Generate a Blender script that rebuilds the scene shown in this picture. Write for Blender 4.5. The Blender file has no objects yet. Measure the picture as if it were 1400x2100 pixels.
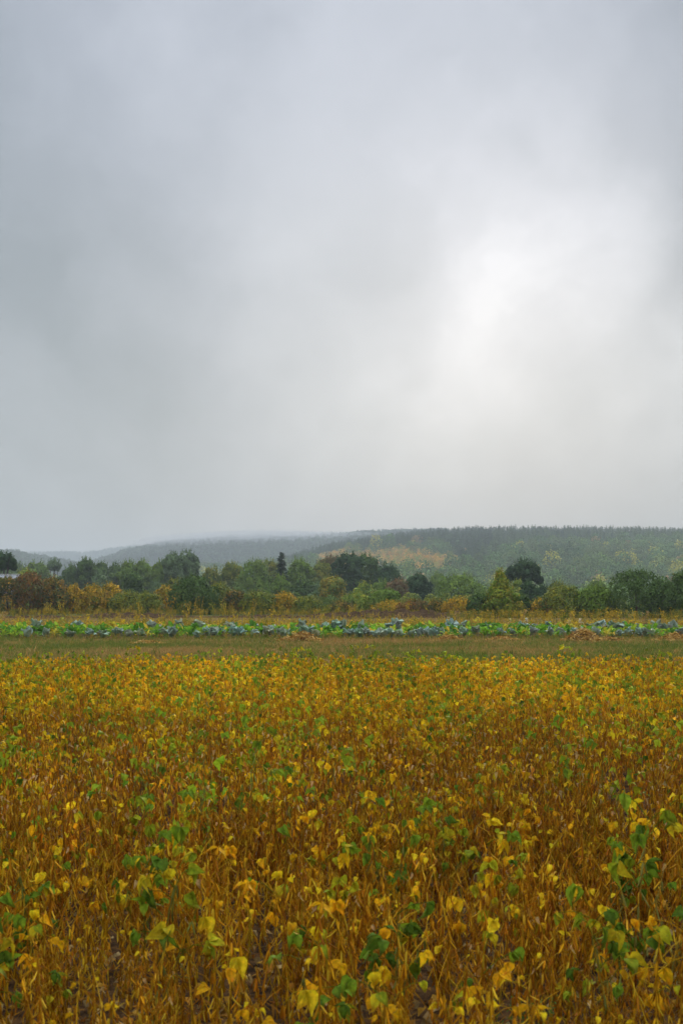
import bpy, math
import numpy as np
from mathutils import Vector

# ------------------------------------------------------------------ camera, sky, sun, exposure
sc = bpy.context.scene
root_col = sc.collection
F = 2700.0            # focal length in photo pixels (1400 wide)
CX, HY = 700.0, 1222.0
H = 1.75              # eye height

cam = bpy.data.cameras.new("camera")
cam.sensor_fit = 'HORIZONTAL'
cam.sensor_width = 24.0
cam.lens = 24.0 * F / 1400.0
cam.shift_y = (HY - 1050.0) / 1400.0
cam.clip_start = 0.1
cam.clip_end = 12000.0
cam.dof.use_dof = True
cam.dof.focus_distance = 38.0
cam.dof.aperture_fstop = 8.0
cam_ob = bpy.data.objects.new("camera", cam)
cam_ob.location = (0, 0, H)
cam_ob.rotation_euler = (math.radians(90), 0, 0)
root_col.objects.link(cam_ob)
sc.camera = cam_ob

SUN = Vector(((1050 - CX) / F, 1.0, (HY - 600) / F)).normalized()
SUN_EL = math.asin(SUN.z)
SUN_AZ = math.atan2(SUN.x, SUN.y)

world = bpy.data.worlds.new("World")
sc.world = world
world.use_nodes = True
wt = world.node_tree
wt.nodes.clear()


def nd(tree, typ, **kw):
    n = tree.nodes.new(typ)
    for k, v in kw.items():
        setattr(n, k, v)
    return n


def mth(tree, op, a, b=None, c=None, clamp=False):
    n = nd(tree, 'ShaderNodeMath', operation=op, use_clamp=clamp)
    for i, s in enumerate((a, b, c)):
        if s is None:
            continue
        if isinstance(s, (int, float)):
            n.inputs[i].default_value = s
        else:
            tree.links.new(s, n.inputs[i])
    return n.outputs[0]


def vmath(tree, op, a, b=None, scale=None):
    n = nd(tree, 'ShaderNodeVectorMath', operation=op)
    for i, s in enumerate((a, b)):
        if s is None:
            continue
        if isinstance(s, (tuple, list, Vector)):
            n.inputs[i].default_value = tuple(s)
        else:
            tree.links.new(s, n.inputs[i])
    if scale is not None:
        n.inputs['Scale'].default_value = scale
    return n


def maprange(tree, val, a, b, lo=0.0, hi=1.0, smooth=True):
    n = nd(tree, 'ShaderNodeMapRange')
    n.interpolation_type = 'SMOOTHSTEP' if smooth else 'LINEAR'
    tree.links.new(val, n.inputs['Value'])
    n.inputs['From Min'].default_value = a
    n.inputs['From Max'].default_value = b
    n.inputs['To Min'].default_value = lo
    n.inputs['To Max'].default_value = hi
    return n.outputs['Result']


def noise(tree, vec, scale, detail=4.0, rough=0.5, col=False):
    n = nd(tree, 'ShaderNodeTexNoise')
    if vec is not None:
        tree.links.new(vec, n.inputs['Vector'])
    n.inputs['Scale'].default_value = scale
    n.inputs['Detail'].default_value = detail
    n.inputs['Roughness'].default_value = rough
    return n.outputs['Color'] if col else n.outputs['Fac']


def build_sky():
    t = wt
    out = nd(t, 'ShaderNodeOutputWorld')
    bg = nd(t, 'ShaderNodeBackground')
    bg.inputs['Strength'].default_value = 0.1
    t.links.new(bg.outputs[0], out.inputs['Surface'])
    sky = nd(t, 'ShaderNodeTexSky', sky_type='NISHITA')
    sky.sun_disc = False
    sky.sun_elevation = SUN_EL
    sky.sun_rotation = SUN_AZ
    tc = nd(t, 'ShaderNodeTexCoord')
    d = vmath(t, 'NORMALIZE', tc.outputs['Generated']).outputs[0]
    # soft billowing of the cloud layer
    w1 = vmath(t, 'SUBTRACT', noise(t, d, 6.0, 6.0, 0.52, True), (0.5, 0.5, 0.5)).outputs[0]
    w1 = vmath(t, 'SCALE', w1, scale=0.27).outputs[0]
    w2 = vmath(t, 'SUBTRACT', noise(t, d, 2.2, 2.0, 0.4, True), (0.5, 0.5, 0.5)).outputs[0]
    w2 = vmath(t, 'SCALE', w2, scale=0.12).outputs[0]
    dw = vmath(t, 'ADD', vmath(t, 'ADD', d, w1).outputs[0], w2).outputs[0]
    # thin places of the overcast: the brightest lies before the sun, with arms up and to the left
    def blob(px, py, inner, outer, vec=dw):
        s = Vector(((px - CX) / F, 1.0, (HY - py) / F)).normalized()
        dist = vmath(t, 'DISTANCE', vec, s).outputs['Value']
        return maprange(t, dist, outer, inner)
    g_sun = blob(1030, 670, 0.0, 0.17)
    g_arm = blob(1130, 420, 0.0, 0.13)
    g_left = blob(800, 790, 0.0, 0.25)
    g_up = blob(740, 260, 0.0, 0.26)
    g_wide = blob(1000, 640, 0.05, 0.42)
    g_dark1 = blob(740, 540, 0.0, 0.13)
    g_dark2 = blob(120, 640, 0.0, 0.24)
    g_dark3 = blob(1350, 380, 0.0, 0.15)
    g_dark4 = blob(1250, 1010, 0.0, 0.16)
    n_big = noise(t, vmath(t, 'MULTIPLY', d, (1.0, 1.0, 1.5)).outputs[0], 3.3, 4.0, 0.5)
    n_fine = noise(t, dw, 7.0, 6.0, 0.55)
    sep = nd(t, 'ShaderNodeSeparateXYZ')
    t.links.new(d, sep.inputs[0])
    torn = maprange(t, noise(t, dw, 13.0, 5.0, 0.55), 0.3, 0.7, 0.62, 1.3, False)
    v = mth(t, 'MULTIPLY', mth(t, 'MULTIPLY', g_sun, torn), 0.38)
    v = mth(t, 'MULTIPLY_ADD', g_arm, 0.10, v)
    v = mth(t, 'MULTIPLY_ADD', g_left, 0.25, v)
    v = mth(t, 'MULTIPLY_ADD', g_up, 0.13, v)
    v = mth(t, 'MULTIPLY_ADD', g_wide, 0.17, v)
    v = mth(t, 'MULTIPLY_ADD', mth(t, 'SUBTRACT', n_big, 0.5), 0.30, v)
    v = mth(t, 'MULTIPLY_ADD', mth(t, 'SUBTRACT', n_fine, 0.5), 0.42, v)
    v = mth(t, 'MULTIPLY_ADD', g_dark1, -0.12, v)
    v = mth(t, 'MULTIPLY_ADD', g_dark2, -0.17, v)
    v = mth(t, 'MULTIPLY_ADD', g_dark3, -0.20, v)
    v = mth(t, 'MULTIPLY_ADD', g_dark4, -0.08, v)
    v = mth(t, 'MULTIPLY_ADD', maprange(t, sep.outputs['Z'], 0.17, 0.02), -0.20, v)
    v = mth(t, 'ADD', v, 0.20)
    ramp = nd(t, 'ShaderNodeValToRGB')
    cr = ramp.color_ramp
    cr.elements[0].position = 0.0
    cr.elements[0].color = (0.33, 0.37, 0.395, 1)
    cr.elements[1].position = 1.0
    cr.elements[1].color = (0.93, 0.94, 0.96, 1)
    for p, c in ((0.25, (0.47, 0.505, 0.54)), (0.5, (0.62, 0.65, 0.68)), (0.75, (0.76, 0.78, 0.81))):
        e = cr.elements.new(p)
        e.color = (*c, 1)
    t.links.new(v, ramp.inputs['Fac'])
    # overcast sky: brighter towards the zenith; bluish aloft
    zen = mth(t, 'MULTIPLY_ADD', maprange(t, sep.outputs['Z'], 0.40, 0.95), 2.1, 0.535)
    zen = mth(t, 'MULTIPLY', zen, maprange(t, sep.outputs['Z'], -0.05, -0.3, 1.0, 0.35))
    cold = nd(t, 'ShaderNodeMix', data_type='RGBA', blend_type='MULTIPLY')
    t.links.new(maprange(t, sep.outputs['Z'], 0.10, 0.42), cold.inputs['Factor'])
    t.links.new(ramp.outputs['Color'], cold.inputs['A'])
    cold.inputs['B'].default_value = (0.93, 0.95, 1.03, 1)
    cloud = vmath(t, 'SCALE', cold.outputs['Result'])
    t.links.new(mth(t, 'MULTIPLY', zen, 10.0), cloud.inputs['Scale'])
    mix = nd(t, 'ShaderNodeMix', data_type='RGBA')
    mix.inputs['Factor'].default_value = 0.97
    t.links.new(sky.outputs[0], mix.inputs['A'])
    t.links.new(cloud.outputs[0], mix.inputs['B'])
    t.links.new(mix.outputs['Result'], bg.inputs['Color'])


build_sky()

sl = bpy.data.lights.new("sun", 'SUN')
sl.energy = 1.5
sl.angle = math.radians(25)
sl.color = (1.0, 0.96, 0.90)
sun_ob = bpy.data.objects.new("sun", sl)
sun_ob.rotation_euler = SUN.to_track_quat('Z', 'Y').to_euler()
sun_ob.location = (0, 0, 60)
root_col.objects.link(sun_ob)

sc.view_settings.view_transform = 'Standard'
sc.view_settings.look = 'None'
sc.view_settings.gamma = 1.0
sc.view_settings.use_curve_mapping = False
sc.view_settings.exposure = 0.90
sc.render.engine = 'CYCLES'
cy = sc.cycles
cy.use_denoising = True
cy.denoiser = 'OPENIMAGEDENOISE'
cy.max_bounces = 5
cy.diffuse_bounces = 3
cy.glossy_bounces = 1
cy.transmission_bounces = 3
cy.volume_bounces = 0
cy.use_adaptive_sampling = True
cy.adaptive_threshold = 0.015
cy.caustics_reflective = False
cy.caustics_refractive = False

rng = np.random.default_rng(11)

# ------------------------------------------------------------------ helpers


class Geo:
    """vertices, faces and a colour per vertex, gathered and linked as one mesh"""

    def __init__(self):
        self.v, self.c, self.f, self.n = [], [], {3: [], 4: []}, 0
        self.nr = []          # shading normals of leaf clumps, when given

    def add(self, V, faces, col, nrm=None):
        V = np.asarray(V, float)
        if nrm is not None:
            self.nr.append(np.asarray(nrm, float))
        col = np.asarray(col, float)
        if col.ndim == 1:
            col = np.broadcast_to(col, V.shape)
        self.v.append(V)
        self.c.append(col)
        for f in ([faces] if isinstance(faces, np.ndarray) else faces):
            f = np.asarray(f, int)
            if len(f):
                self.f[f.shape[1]].append(f + self.n)
        self.n += len(V)
        return self

    def merge(self, g):
        V, C, f3, f4 = g.arrays()
        return self.add(V, [f3, f4], C) if len(V) else self

    def arrays(self):
        V = np.concatenate(self.v) if self.v else np.zeros((0, 3))
        C = np.concatenate(self.c) if self.c else np.zeros((0, 3))
        f3 = np.concatenate(self.f[3]) if self.f[3] else np.zeros((0, 3), int)
        f4 = np.concatenate(self.f[4]) if self.f[4] else np.zeros((0, 4), int)
        return V, C, f3, f4

    def scatter(self, src, R, T, tint=None):
        """copies of src: rotation/scale matrices R (m,3,3), places T (m,3), colour factors tint (m,3)"""
        V, C, f3, f4 = src.arrays()
        m, n = len(T), len(V)
        if not m or not n:
            return self
        W = np.einsum('mij,nj->mni', R, V) + T[:, None, :]
        CC = np.broadcast_to(C, (m, n, 3))
        if tint is not None:
            CC = CC * tint[:, None, :]
        off = (np.arange(m) * n)[:, None, None]
        nrm = None
        if src.nr:
            Q = R / (np.linalg.norm(R[:, :, 0], axis=1)[:, None, None] + 1e-9)
            nrm = np.einsum('mij,nj->mni', Q, np.concatenate(src.nr)).reshape(-1, 3)
        return self.add(W.reshape(-1, 3), [(f3[None] + off).reshape(-1, 3), (f4[None] + off).reshape(-1, 4)],
                        CC.reshape(-1, 3), nrm)

    def mesh(self, name, mat, smooth=False):
        V, C, f3, f4 = self.arrays()
        me = bpy.data.meshes.new(name)
        me.vertices.add(len(V))
        me.vertices.foreach_set('co', V.astype(np.float32).ravel())
        nl = f3.size + f4.size
        me.loops.add(nl)
        me.loops.foreach_set('vertex_index', np.concatenate([f3.ravel(), f4.ravel()]).astype(np.int32))
        me.polygons.add(len(f3) + len(f4))
        st = np.concatenate([np.arange(len(f3)) * 3, f3.size + np.arange(len(f4)) * 4]).astype(np.int32)
        me.polygons.foreach_set('loop_start', st)
        nrm = np.concatenate(self.nr) if self.nr else np.zeros((0, 3))
        has_n = len(nrm) == len(V)
        if smooth or has_n:
            me.polygons.foreach_set('use_smooth', np.ones(len(st), bool))
        me.update(calc_edges=True)
        a = me.color_attributes.new('Col', 'FLOAT_COLOR', 'POINT')
        a.data.foreach_set('color', np.concatenate([C, np.ones((len(C), 1))], 1).astype(np.float32).ravel())
        if has_n:
            q = me.attributes.new('custom_normal', 'FLOAT_VECTOR', 'POINT')
            q.data.foreach_set('vector', nrm.astype(np.float32).ravel())
        me.materials.append(mat)
        return me


class Scatter:
    """one stuff object: points that carry copies of a few meshes (geometry nodes)"""

    def __init__(self):
        self.vs, self.P, self.A, self.S, self.C, self.K = [], [], [], [], [], []
        self.known = {}

    def put(self, v, P, A, S, C):
        if not len(P):
            return
        if id(v) not in self.known:
            self.known[id(v)] = len(self.vs)
            self.vs.append(v)
        self.P.append(P)
        self.A.append(A)
        self.S.append(S)
        self.C.append(np.broadcast_to(C, (len(P), 3)))
        self.K.append(np.full(len(P), self.known[id(v)]))

    def build(self, name, mat, smooth=False):
        P = np.concatenate(self.P)
        n = len(P)
        me = bpy.data.meshes.new(name)
        me.vertices.add(n)
        me.vertices.foreach_set('co', P.astype(np.float32).ravel())
        rot = np.zeros((n, 3), np.float32)
        rot[:, 2] = np.concatenate(self.A)
        col = np.concatenate([np.concatenate(self.C), np.ones((n, 1))], 1).astype(np.float32)
        for nm, typ, key, val in (('rot', 'FLOAT_VECTOR', 'vector', rot), ('scl', 'FLOAT', 'value', np.concatenate(self.S).astype(np.float32)),
                                  ('pick', 'INT', 'value', np.concatenate(self.K).astype(np.int32)), ('tint', 'FLOAT_COLOR', 'color', col)):
            me.attributes.new(nm, typ, 'POINT').data.foreach_set(key, val.ravel())
        src = bpy.data.collections.new(name + ' pieces')
        for v in self.vs:
            src.objects.link(bpy.data.objects.new(name + '_piece', v.mesh(name + ' piece', mat, smooth)))
        ng = bpy.data.node_groups.new(name, 'GeometryNodeTree')
        ng.interface.new_socket('Geometry', in_out='INPUT', socket_type='NodeSocketGeometry')
        ng.interface.new_socket('Geometry', in_out='OUTPUT', socket_type='NodeSocketGeometry')
        gi, go = nd(ng, 'NodeGroupInput'), nd(ng, 'NodeGroupOutput')
        ci = nd(ng, 'GeometryNodeCollectionInfo')
        ci.inputs['Collection'].default_value = src
        ci.inputs['Separate Children'].default_value = True
        ci.inputs['Reset Children'].default_value = True
        ip = nd(ng, 'GeometryNodeInstanceOnPoints')
        ip.inputs['Pick Instance'].default_value = True
        ng.links.new(gi.outputs[0], ip.inputs['Points'])
        ng.links.new(ci.outputs[0], ip.inputs['Instance'])
        for nm, typ, sock in (('rot', 'FLOAT_VECTOR', 'Rotation'), ('scl', 'FLOAT', 'Scale'), ('pick', 'INT', 'Instance Index')):
            a = nd(ng, 'GeometryNodeInputNamedAttribute', data_type=typ)
            a.inputs['Name'].default_value = nm
            ng.links.new(a.outputs['Attribute'], ip.inputs[sock])
        ng.links.new(ip.outputs[0], go.inputs[0])
        o = link(name, me)
        md = o.modifiers.new('copies', 'NODES')
        md.node_group = ng
        return tag(o, kind='stuff')


def link(name, data, parent=None, loc=(0, 0, 0), rot=None, scale=None, tint=None):
    o = bpy.data.objects.new(name, data)
    root_col.objects.link(o)
    o.location = loc
    if rot is not None:
        o.rotation_euler = rot
    if scale is not None:
        o.scale = scale if hasattr(scale, '__len__') else (scale,) * 3
    if parent is not None:
        o.parent = parent
    if tint is not None:
        o.color = (*tint, 1)
    return o


def tag(o, label=None, cat=None, group=None, kind=None):
    if label:
        o['label'] = label
    if cat:
        o['category'] = cat
    if group:
        o['group'] = group
    if kind:
        o['kind'] = kind
    return o


def rotz(a):
    a = np.asarray(a, float)
    z, o = np.zeros_like(a), np.ones_like(a)
    return np.stack([np.stack([np.cos(a), -np.sin(a), z], -1), np.stack([np.sin(a), np.cos(a), z], -1),
                     np.stack([z, z, o], -1)], -2)


def rotx(a):
    a = np.asarray(a, float)
    z, o = np.zeros_like(a), np.ones_like(a)
    return np.stack([np.stack([o, z, z], -1), np.stack([z, np.cos(a), -np.sin(a)], -1),
                     np.stack([z, np.sin(a), np.cos(a)], -1)], -2)


def sm(a, b, x):
    t = np.clip((np.asarray(x, float) - a) / (b - a), 0, 1)
    return t * t * (3 - 2 * t)


def vnoise(x, y, seed=0):
    """cheap smooth noise in about -1..1"""
    r = np.random.default_rng(seed)
    s = 0
    for k in range(6):
        a, p, f = r.uniform(0, 6.28), r.uniform(0, 6.28), r.uniform(0.5, 1.7)
        s = s + np.sin((x * math.cos(a) + y * math.sin(a)) * f + p)
    return s / 3.0


def tube(pts, rad, sides=5):
    P = np.asarray(pts, float)
    rad = np.broadcast_to(np.asarray(rad, float), (len(P),))
    tg = np.gradient(P, axis=0)
    tg /= np.linalg.norm(tg, axis=1, keepdims=True) + 1e-9
    up = np.where(np.abs(tg[:, 2:3]) > 0.9, np.array([[1.0, 0, 0]]), np.array([[0, 0, 1.0]]))
    a = np.cross(tg, up)
    a /= np.linalg.norm(a, axis=1, keepdims=True) + 1e-9
    b = np.cross(tg, a)
    an = np.arange(sides) * 2 * math.pi / sides
    V = P[:, None] + rad[:, None, None] * (np.cos(an)[None, :, None] * a[:, None] + np.sin(an)[None, :, None] * b[:, None])
    n = len(P)
    i, j = np.meshgrid(np.arange(n - 1), np.arange(sides), indexing='ij')
    q = np.stack([i * sides + j, i * sides + (j + 1) % sides, (i + 1) * sides + (j + 1) % sides, (i + 1) * sides + j], -1)
    return V.reshape(-1, 3), q.reshape(-1, 4)


def frame_from(nrm, r):
    """two tangents for normals (m,3), turned at random"""
    n = nrm / (np.linalg.norm(nrm, axis=1, keepdims=True) + 1e-9)
    q = r.normal(size=n.shape)
    t = np.cross(n, q)
    t /= np.linalg.norm(t, axis=1, keepdims=True) + 1e-9
    return t, np.cross(n, t), n


def cards(P, T, B, L, W, N=None, fold=0.0):
    """diamond leaf faces: centre P, long axis T, wide axis B"""
    m = len(P)
    L = np.broadcast_to(L, (m,))[:, None]
    W = np.broadcast_to(W, (m,))[:, None]
    lift = 0 if N is None else N * (fold * W)
    V = np.stack([P - T * L * 0.5, P + B * W * 0.5 + lift - T * L * 0.06, P + T * L * 0.5, P - B * W * 0.5 + lift - T * L * 0.06], 1)
    return V.reshape(-1, 3), np.arange(m * 4).reshape(-1, 4)


def facing(T, B, SN):
    """turn leaf faces so that their front looks the way of the shading normal"""
    return np.where((np.cross(B, T) * SN).sum(1, keepdims=True) < 0, -B, B)


def gridfaces(nr, nc):
    i, j = np.meshgrid(np.arange(nr - 1), np.arange(nc - 1), indexing='ij')
    return np.stack([i * nc + j, i * nc + j + 1, (i + 1) * nc + j + 1, (i + 1) * nc + j], -1).reshape(-1, 4)


# ------------------------------------------------------------------ materials
def leaf_material(name, transl=0.3, gloss=0.25, rough=0.55, spots=False, copies=False):
    m = bpy.data.materials.new(name)
    m.use_nodes = True
    t = m.node_tree
    t.nodes.clear()
    out = nd(t, 'ShaderNodeOutputMaterial')
    at = nd(t, 'ShaderNodeAttribute', attribute_name='Col')
    oi = nd(t, 'ShaderNodeObjectInfo')
    mul = nd(t, 'ShaderNodeMix', data_type='RGBA', blend_type='MULTIPLY')
    mul.inputs['Factor'].default_value = 1.0
    t.links.new(at.outputs['Color'], mul.inputs['A'])
    if copies:     # colour of each scattered copy
        oi = nd(t, 'ShaderNodeAttribute', attribute_name='tint', attribute_type='INSTANCER')
    t.links.new(oi.outputs['Color'], mul.inputs['B'])
    col = mul.outputs['Result']
    if spots:      # blotches and brown specks of ageing leaves
        gp = nd(t, 'ShaderNodeNewGeometry').outputs['Position']
        f = maprange(t, noise(t, gp, 70.0, 3, 0.6), 0.3, 0.7, 0.72, 1.22, False)
        bl = vmath(t, 'SCALE', col)
        t.links.new(f, bl.inputs['Scale'])
        sp = nd(t, 'ShaderNodeMix', data_type='RGBA')
        t.links.new(maprange(t, noise(t, gp, 150.0, 2, 0.5), 0.64, 0.72, 0.0, 0.7), sp.inputs['Factor'])
        t.links.new(bl.outputs[0], sp.inputs['A'])
        sp.inputs['B'].default_value = (0.22, 0.10, 0.02, 1)
        col = sp.outputs['Result']
    p = nd(t, 'ShaderNodeBsdfPrincipled')
    p.inputs['Roughness'].default_value = rough
    p.inputs['Specular IOR Level'].default_value = gloss
    t.links.new(col, p.inputs['Base Color'])
    if transl > 0:
        tr = nd(t, 'ShaderNodeBsdfTranslucent')
        t.links.new(col, tr.inputs['Color'])
        mx = nd(t, 'ShaderNodeMixShader')
        mx.inputs[0].default_value = transl
        t.links.new(p.outputs[0], mx.inputs[1])
        t.links.new(tr.outputs[0], mx.inputs[2])
        t.links.new(mx.outputs[0], out.inputs['Surface'])
    else:
        t.links.new(p.outputs[0], out.inputs['Surface'])
    return m


M_LEAF = leaf_material('leaf', 0.38, 0.05, 0.7, spots=True)
M_FOLIAGE = leaf_material('tree foliage', 0.22, 0.12, 0.7)
M_WAX = leaf_material('cabbage leaf', 0.12, 0.35, 0.5)
M_DRY = leaf_material('dry stem', 0.0, 0.04, 0.8)
M_FAR = leaf_material('far foliage', 0.1, 0.0, 0.9)
M_FAR_S = leaf_material('far foliage of the mass', 0.1, 0.0, 0.9, copies=True)
M_FOLIAGE_S = leaf_material('undergrowth foliage', 0.22, 0.12, 0.7, copies=True)
M_LEAF_S = leaf_material('leaves of the mass', 0.38, 0.05, 0.7, spots=True, copies=True)


def noisy_material(name, stops, scale, detail=6, rough=0.9, bump=0.0, bscale=None, obj_coord=True):
    """colour from noise through stops [(pos, rgb)...], with fine relief"""
    m = bpy.data.materials.new(name)
    m.use_nodes = True
    t = m.node_tree
    p = t.nodes['Principled BSDF']
    p.inputs['Roughness'].default_value = rough
    p.inputs['Specular IOR Level'].default_value = 0.0
    tc = nd(t, 'ShaderNodeTexCoord')
    n = noise(t, tc.outputs['Object'], scale, detail, 0.65)
    r = nd(t, 'ShaderNodeValToRGB')
    els = r.color_ramp.elements
    els[0].position, els[0].color = stops[0][0], (*stops[0][1], 1)
    els[1].position, els[1].color = stops[-1][0], (*stops[-1][1], 1)
    for q, c in stops[1:-1]:
        e = els.new(q)
        e.color = (*c, 1)
    t.links.new(n, r.inputs['Fac'])
    t.links.new(r.outputs['Color'], p.inputs['Base Color'])
    if bump:
        b = nd(t, 'ShaderNodeBump')
        b.inputs['Strength'].default_value = 1.0
        b.inputs['Distance'].default_value = bump
        t.links.new(noise(t, tc.outputs['Object'], bscale or scale * 2, 5, 0.7), b.inputs['Height'])
        t.links.new(b.outputs[0], p.inputs['Normal'])
    return m


M_BARK = noisy_material('bark', [(0.3, (0.05, 0.035, 0.025)), (0.7, (0.13, 0.10, 0.075))], 3.0, bump=0.02)
M_SOIL = noisy_material('ploughed soil', [(0.3, (0.03, 0.017, 0.009)), (0.7, (0.11, 0.066, 0.032))], 3.0, bump=0.05)
M_ROOF = noisy_material('grey roof sheet', [(0.3, (0.25, 0.26, 0.27)), (0.7, (0.36, 0.37, 0.38))], 1.2)
M_PLASTER = noisy_material('white plaster', [(0.3, (0.62, 0.60, 0.56)), (0.7, (0.74, 0.72, 0.68))], 0.8)
M_WOOD = noisy_material('weathered plank', [(0.3, (0.12, 0.10, 0.085)), (0.7, (0.24, 0.21, 0.18))], 2.0)
M_BLUE = noisy_material('blue paint', [(0.3, (0.03, 0.09, 0.28)), (0.7, (0.05, 0.13, 0.36))], 2.0)


# ------------------------------------------------------------------ ground
def ground_z(x, y):
    x = np.asarray(x, float)
    y = np.asarray(y, float)
    z = 0.24 * sm(62, 96, y)
    z = z - 6.2 * sm(122, 270, y)
    z = z + 0.02 * vnoise(x * 0.5, y * 0.5, 3) * sm(28, 40, y) + 0.25 * vnoise(x * 0.05, y * 0.05, 4) * sm(150, 260, y)
    return z


def at(px, d, z=None):
    """the point of the place seen at photo column px and d metres away"""
    x = (px - CX) / F * d
    return np.array([x, d, float(ground_z(x, d)) if z is None else z])


def elev(py, d):
    return H + (HY - py) * d / F


def build_ground():
    ys = np.concatenate([np.linspace(-80, 0, 9)[:-1], np.linspace(0, 130, 131)[:-1], np.linspace(130, 300, 60)[:-1],
                         np.geomspace(300, 4200, 40)])
    xp = np.concatenate([np.linspace(0, 60, 61)[:-1], np.geomspace(60, 3200, 40)])
    xs = np.concatenate([-xp[:0:-1], xp])
    X, Y = np.meshgrid(xs, ys)
    V = np.stack([X, Y, ground_z(X, Y)], -1).reshape(-1, 3)
    g = Geo().add(V, gridfaces(len(ys), len(xs)), np.array([1.0, 1, 1]))
    m = bpy.data.materials.new('field ground')
    m.use_nodes = True
    t = m.node_tree
    p = t.nodes['Principled BSDF']
    p.inputs['Roughness'].default_value = 0.95
    p.inputs['Specular IOR Level'].default_value = 0.0
    geo = nd(t, 'ShaderNodeNewGeometry')
    pos = geo.outputs['Position']
    sep = nd(t, 'ShaderNodeSeparateXYZ')
    t.links.new(pos, sep.inputs[0])
    wob = noise(t, pos, 0.6, 4)
    yy = mth(t, 'MULTIPLY_ADD', mth(t, 'SUBTRACT', wob, 0.5), 1.6, sep.outputs['Y'])
    n1 = noise(t, pos, 9.0, 6, 0.7)
    n2 = noise(t, pos, 1.1, 4, 0.6)

    def two(a, b, fac):
        mx = nd(t, 'ShaderNodeMix', data_type='RGBA')
        t.links.new(fac, mx.inputs['Factor'])
        for s, c in (('A', a), ('B', b)):
            if isinstance(c, tuple):
                mx.inputs[s].default_value = (*c, 1)
            else:
                t.links.new(c, mx.inputs[s])
        return mx.outputs['Result']
    f1 = maprange(t, n1, 0.35, 0.65)
    f2 = maprange(t, n2, 0.35, 0.65)
    soil = two((0.03, 0.018, 0.010), (0.12, 0.062, 0.024), f1)
    grass = two(two((0.22, 0.145, 0.042), (0.13, 0.125, 0.028), f1), (0.23, 0.15, 0.045), f2)
    bed = two((0.05, 0.035, 0.02), (0.10, 0.085, 0.03), f1)
    dry = two((0.13, 0.085, 0.035), (0.22, 0.15, 0.05), f1)
    far = two((0.05, 0.075, 0.02), (0.11, 0.11, 0.035), f2)
    c = two(soil, grass, maprange(t, yy, 27.5, 28.5))
    c = two(c, bed, maprange(t, yy, 53.2, 53.9))
    c = two(c, dry, maprange(t, yy, 65.0, 67.0))
    c = two(c, far, maprange(t, yy, 97.0, 101.0))
    t.links.new(c, p.inputs['Base Color'])
    b = nd(t, 'ShaderNodeBump')
    b.inputs['Distance'].default_value = 0.04
    t.links.new(n1, b.inputs['Height'])
    t.links.new(b.outputs[0], p.inputs['Normal'])
    tag(link('ground', g.mesh('ground', m, True)), kind='structure')


build_ground()


def build_soil_ridge():
    xs = np.linspace(-36, 13, 300)
    ys = np.linspace(89.0, 96.0, 46)
    X, Y = np.meshgrid(xs, ys)
    r = np.random.default_rng(5)
    c = np.sin((Y - 89.0) / 7.0 * math.pi) ** 0.8
    clod = 0.5 + 0.22 * vnoise(X * 2.2, Y * 2.6, 6) + 0.15 * vnoise(X * 5.1, Y * 5.0, 8) + 0.12 * r.normal(size=X.shape)
    ends = sm(-36, -33, X) * (1 - sm(9, 13, X))
    ends = ends * np.clip(0.62 + 0.55 * vnoise(X * 0.55, Y * 0.2, 15), 0.05, 1.15)
    Z = ground_z(X, Y) - 0.03 + c * ends * (0.52 * clod + 0.12 * vnoise(X * 0.35, Y * 0, 9))
    g = Geo().add(np.stack([X, Y, Z], -1).reshape(-1, 3), gridfaces(len(ys), len(xs)), np.array([1.0, 1, 1]))
    tag(link('soil_ridge', g.mesh('soil ridge', M_SOIL, False)), kind='structure')


build_soil_ridge()


# ------------------------------------------------------------------ hills
def interp(px, tab):
    a = np.array(tab, float)
    return np.interp(px, a[:, 0], a[:, 1])


BASE = -7.0
HILLS = {
    'A': dict(d0=440.0, d1=1300.0, d2=1900.0, power=1.0, tree=9.0,
              crest=[(-2200, 1190), (300, 1190), (500, 1182), (560, 1172), (620, 1154), (660, 1142), (700, 1132), (760, 1124), (800, 1118), (850, 1111), (900, 1106), (1000, 1102),
                     (1100, 1102), (1200, 1103), (1300, 1103), (1400, 1107), (1600, 1112), (2200, 1110), (3600, 1150)]),
    'B': dict(d0=1150.0, d1=2250.0, d2=2750.0, power=1.0, tree=11.0,
              crest=[(-1500, 1190), (100, 1188), (170, 1172), (200, 1160), (230, 1150), (260, 1140), (300, 1130), (340, 1123), (400, 1119), (450, 1116), (550, 1114),
                     (640, 1111), (700, 1107), (760, 1102), (900, 1098), (1400, 1100), (2500, 1140)]),
    'C': dict(d0=900.0, d1=2000.0, d2=2500.0, power=1.0, tree=11.0,
              crest=[(-2500, 1120), (-300, 1136), (0, 1143), (30, 1146), (60, 1152), (100, 1158), (130, 1164), (200, 1176), (300, 1190), (2500, 1192)]),
    'D': dict(d0=2900.0, d1=3800.0, d2=4100.0, power=1.0, tree=12.0,
              crest=[(-2500, 1138), (60, 1139), (130, 1138), (180, 1139), (230, 1131), (270, 1126), (400, 1126), (600, 1130), (2500, 1150)]),
}


def hill_z(k, x, y):
    h = HILLS[k]
    x = np.asarray(x, float)
    y = np.asarray(y, float)
    px = CX + x / np.maximum(y, 1) * F
    top = elev(interp(px, h['crest']), h['d1'])
    s = np.clip((y - h['d0']) / (h['d1'] - h['d0']), 0, 1)
    s = 0.35 * s + 0.65 * s * s * (3 - 2 * s)
    z = BASE + (top - BASE) * s
    z = z + 1.2 * vnoise(x * 0.02, y * 0.016, ord(k)) * sm(0.02, 0.2, s) * (1 - sm(0.9, 1, s))
    return z - 30 * sm(h['d1'] + 60, h['d2'] + 300, y)


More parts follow.
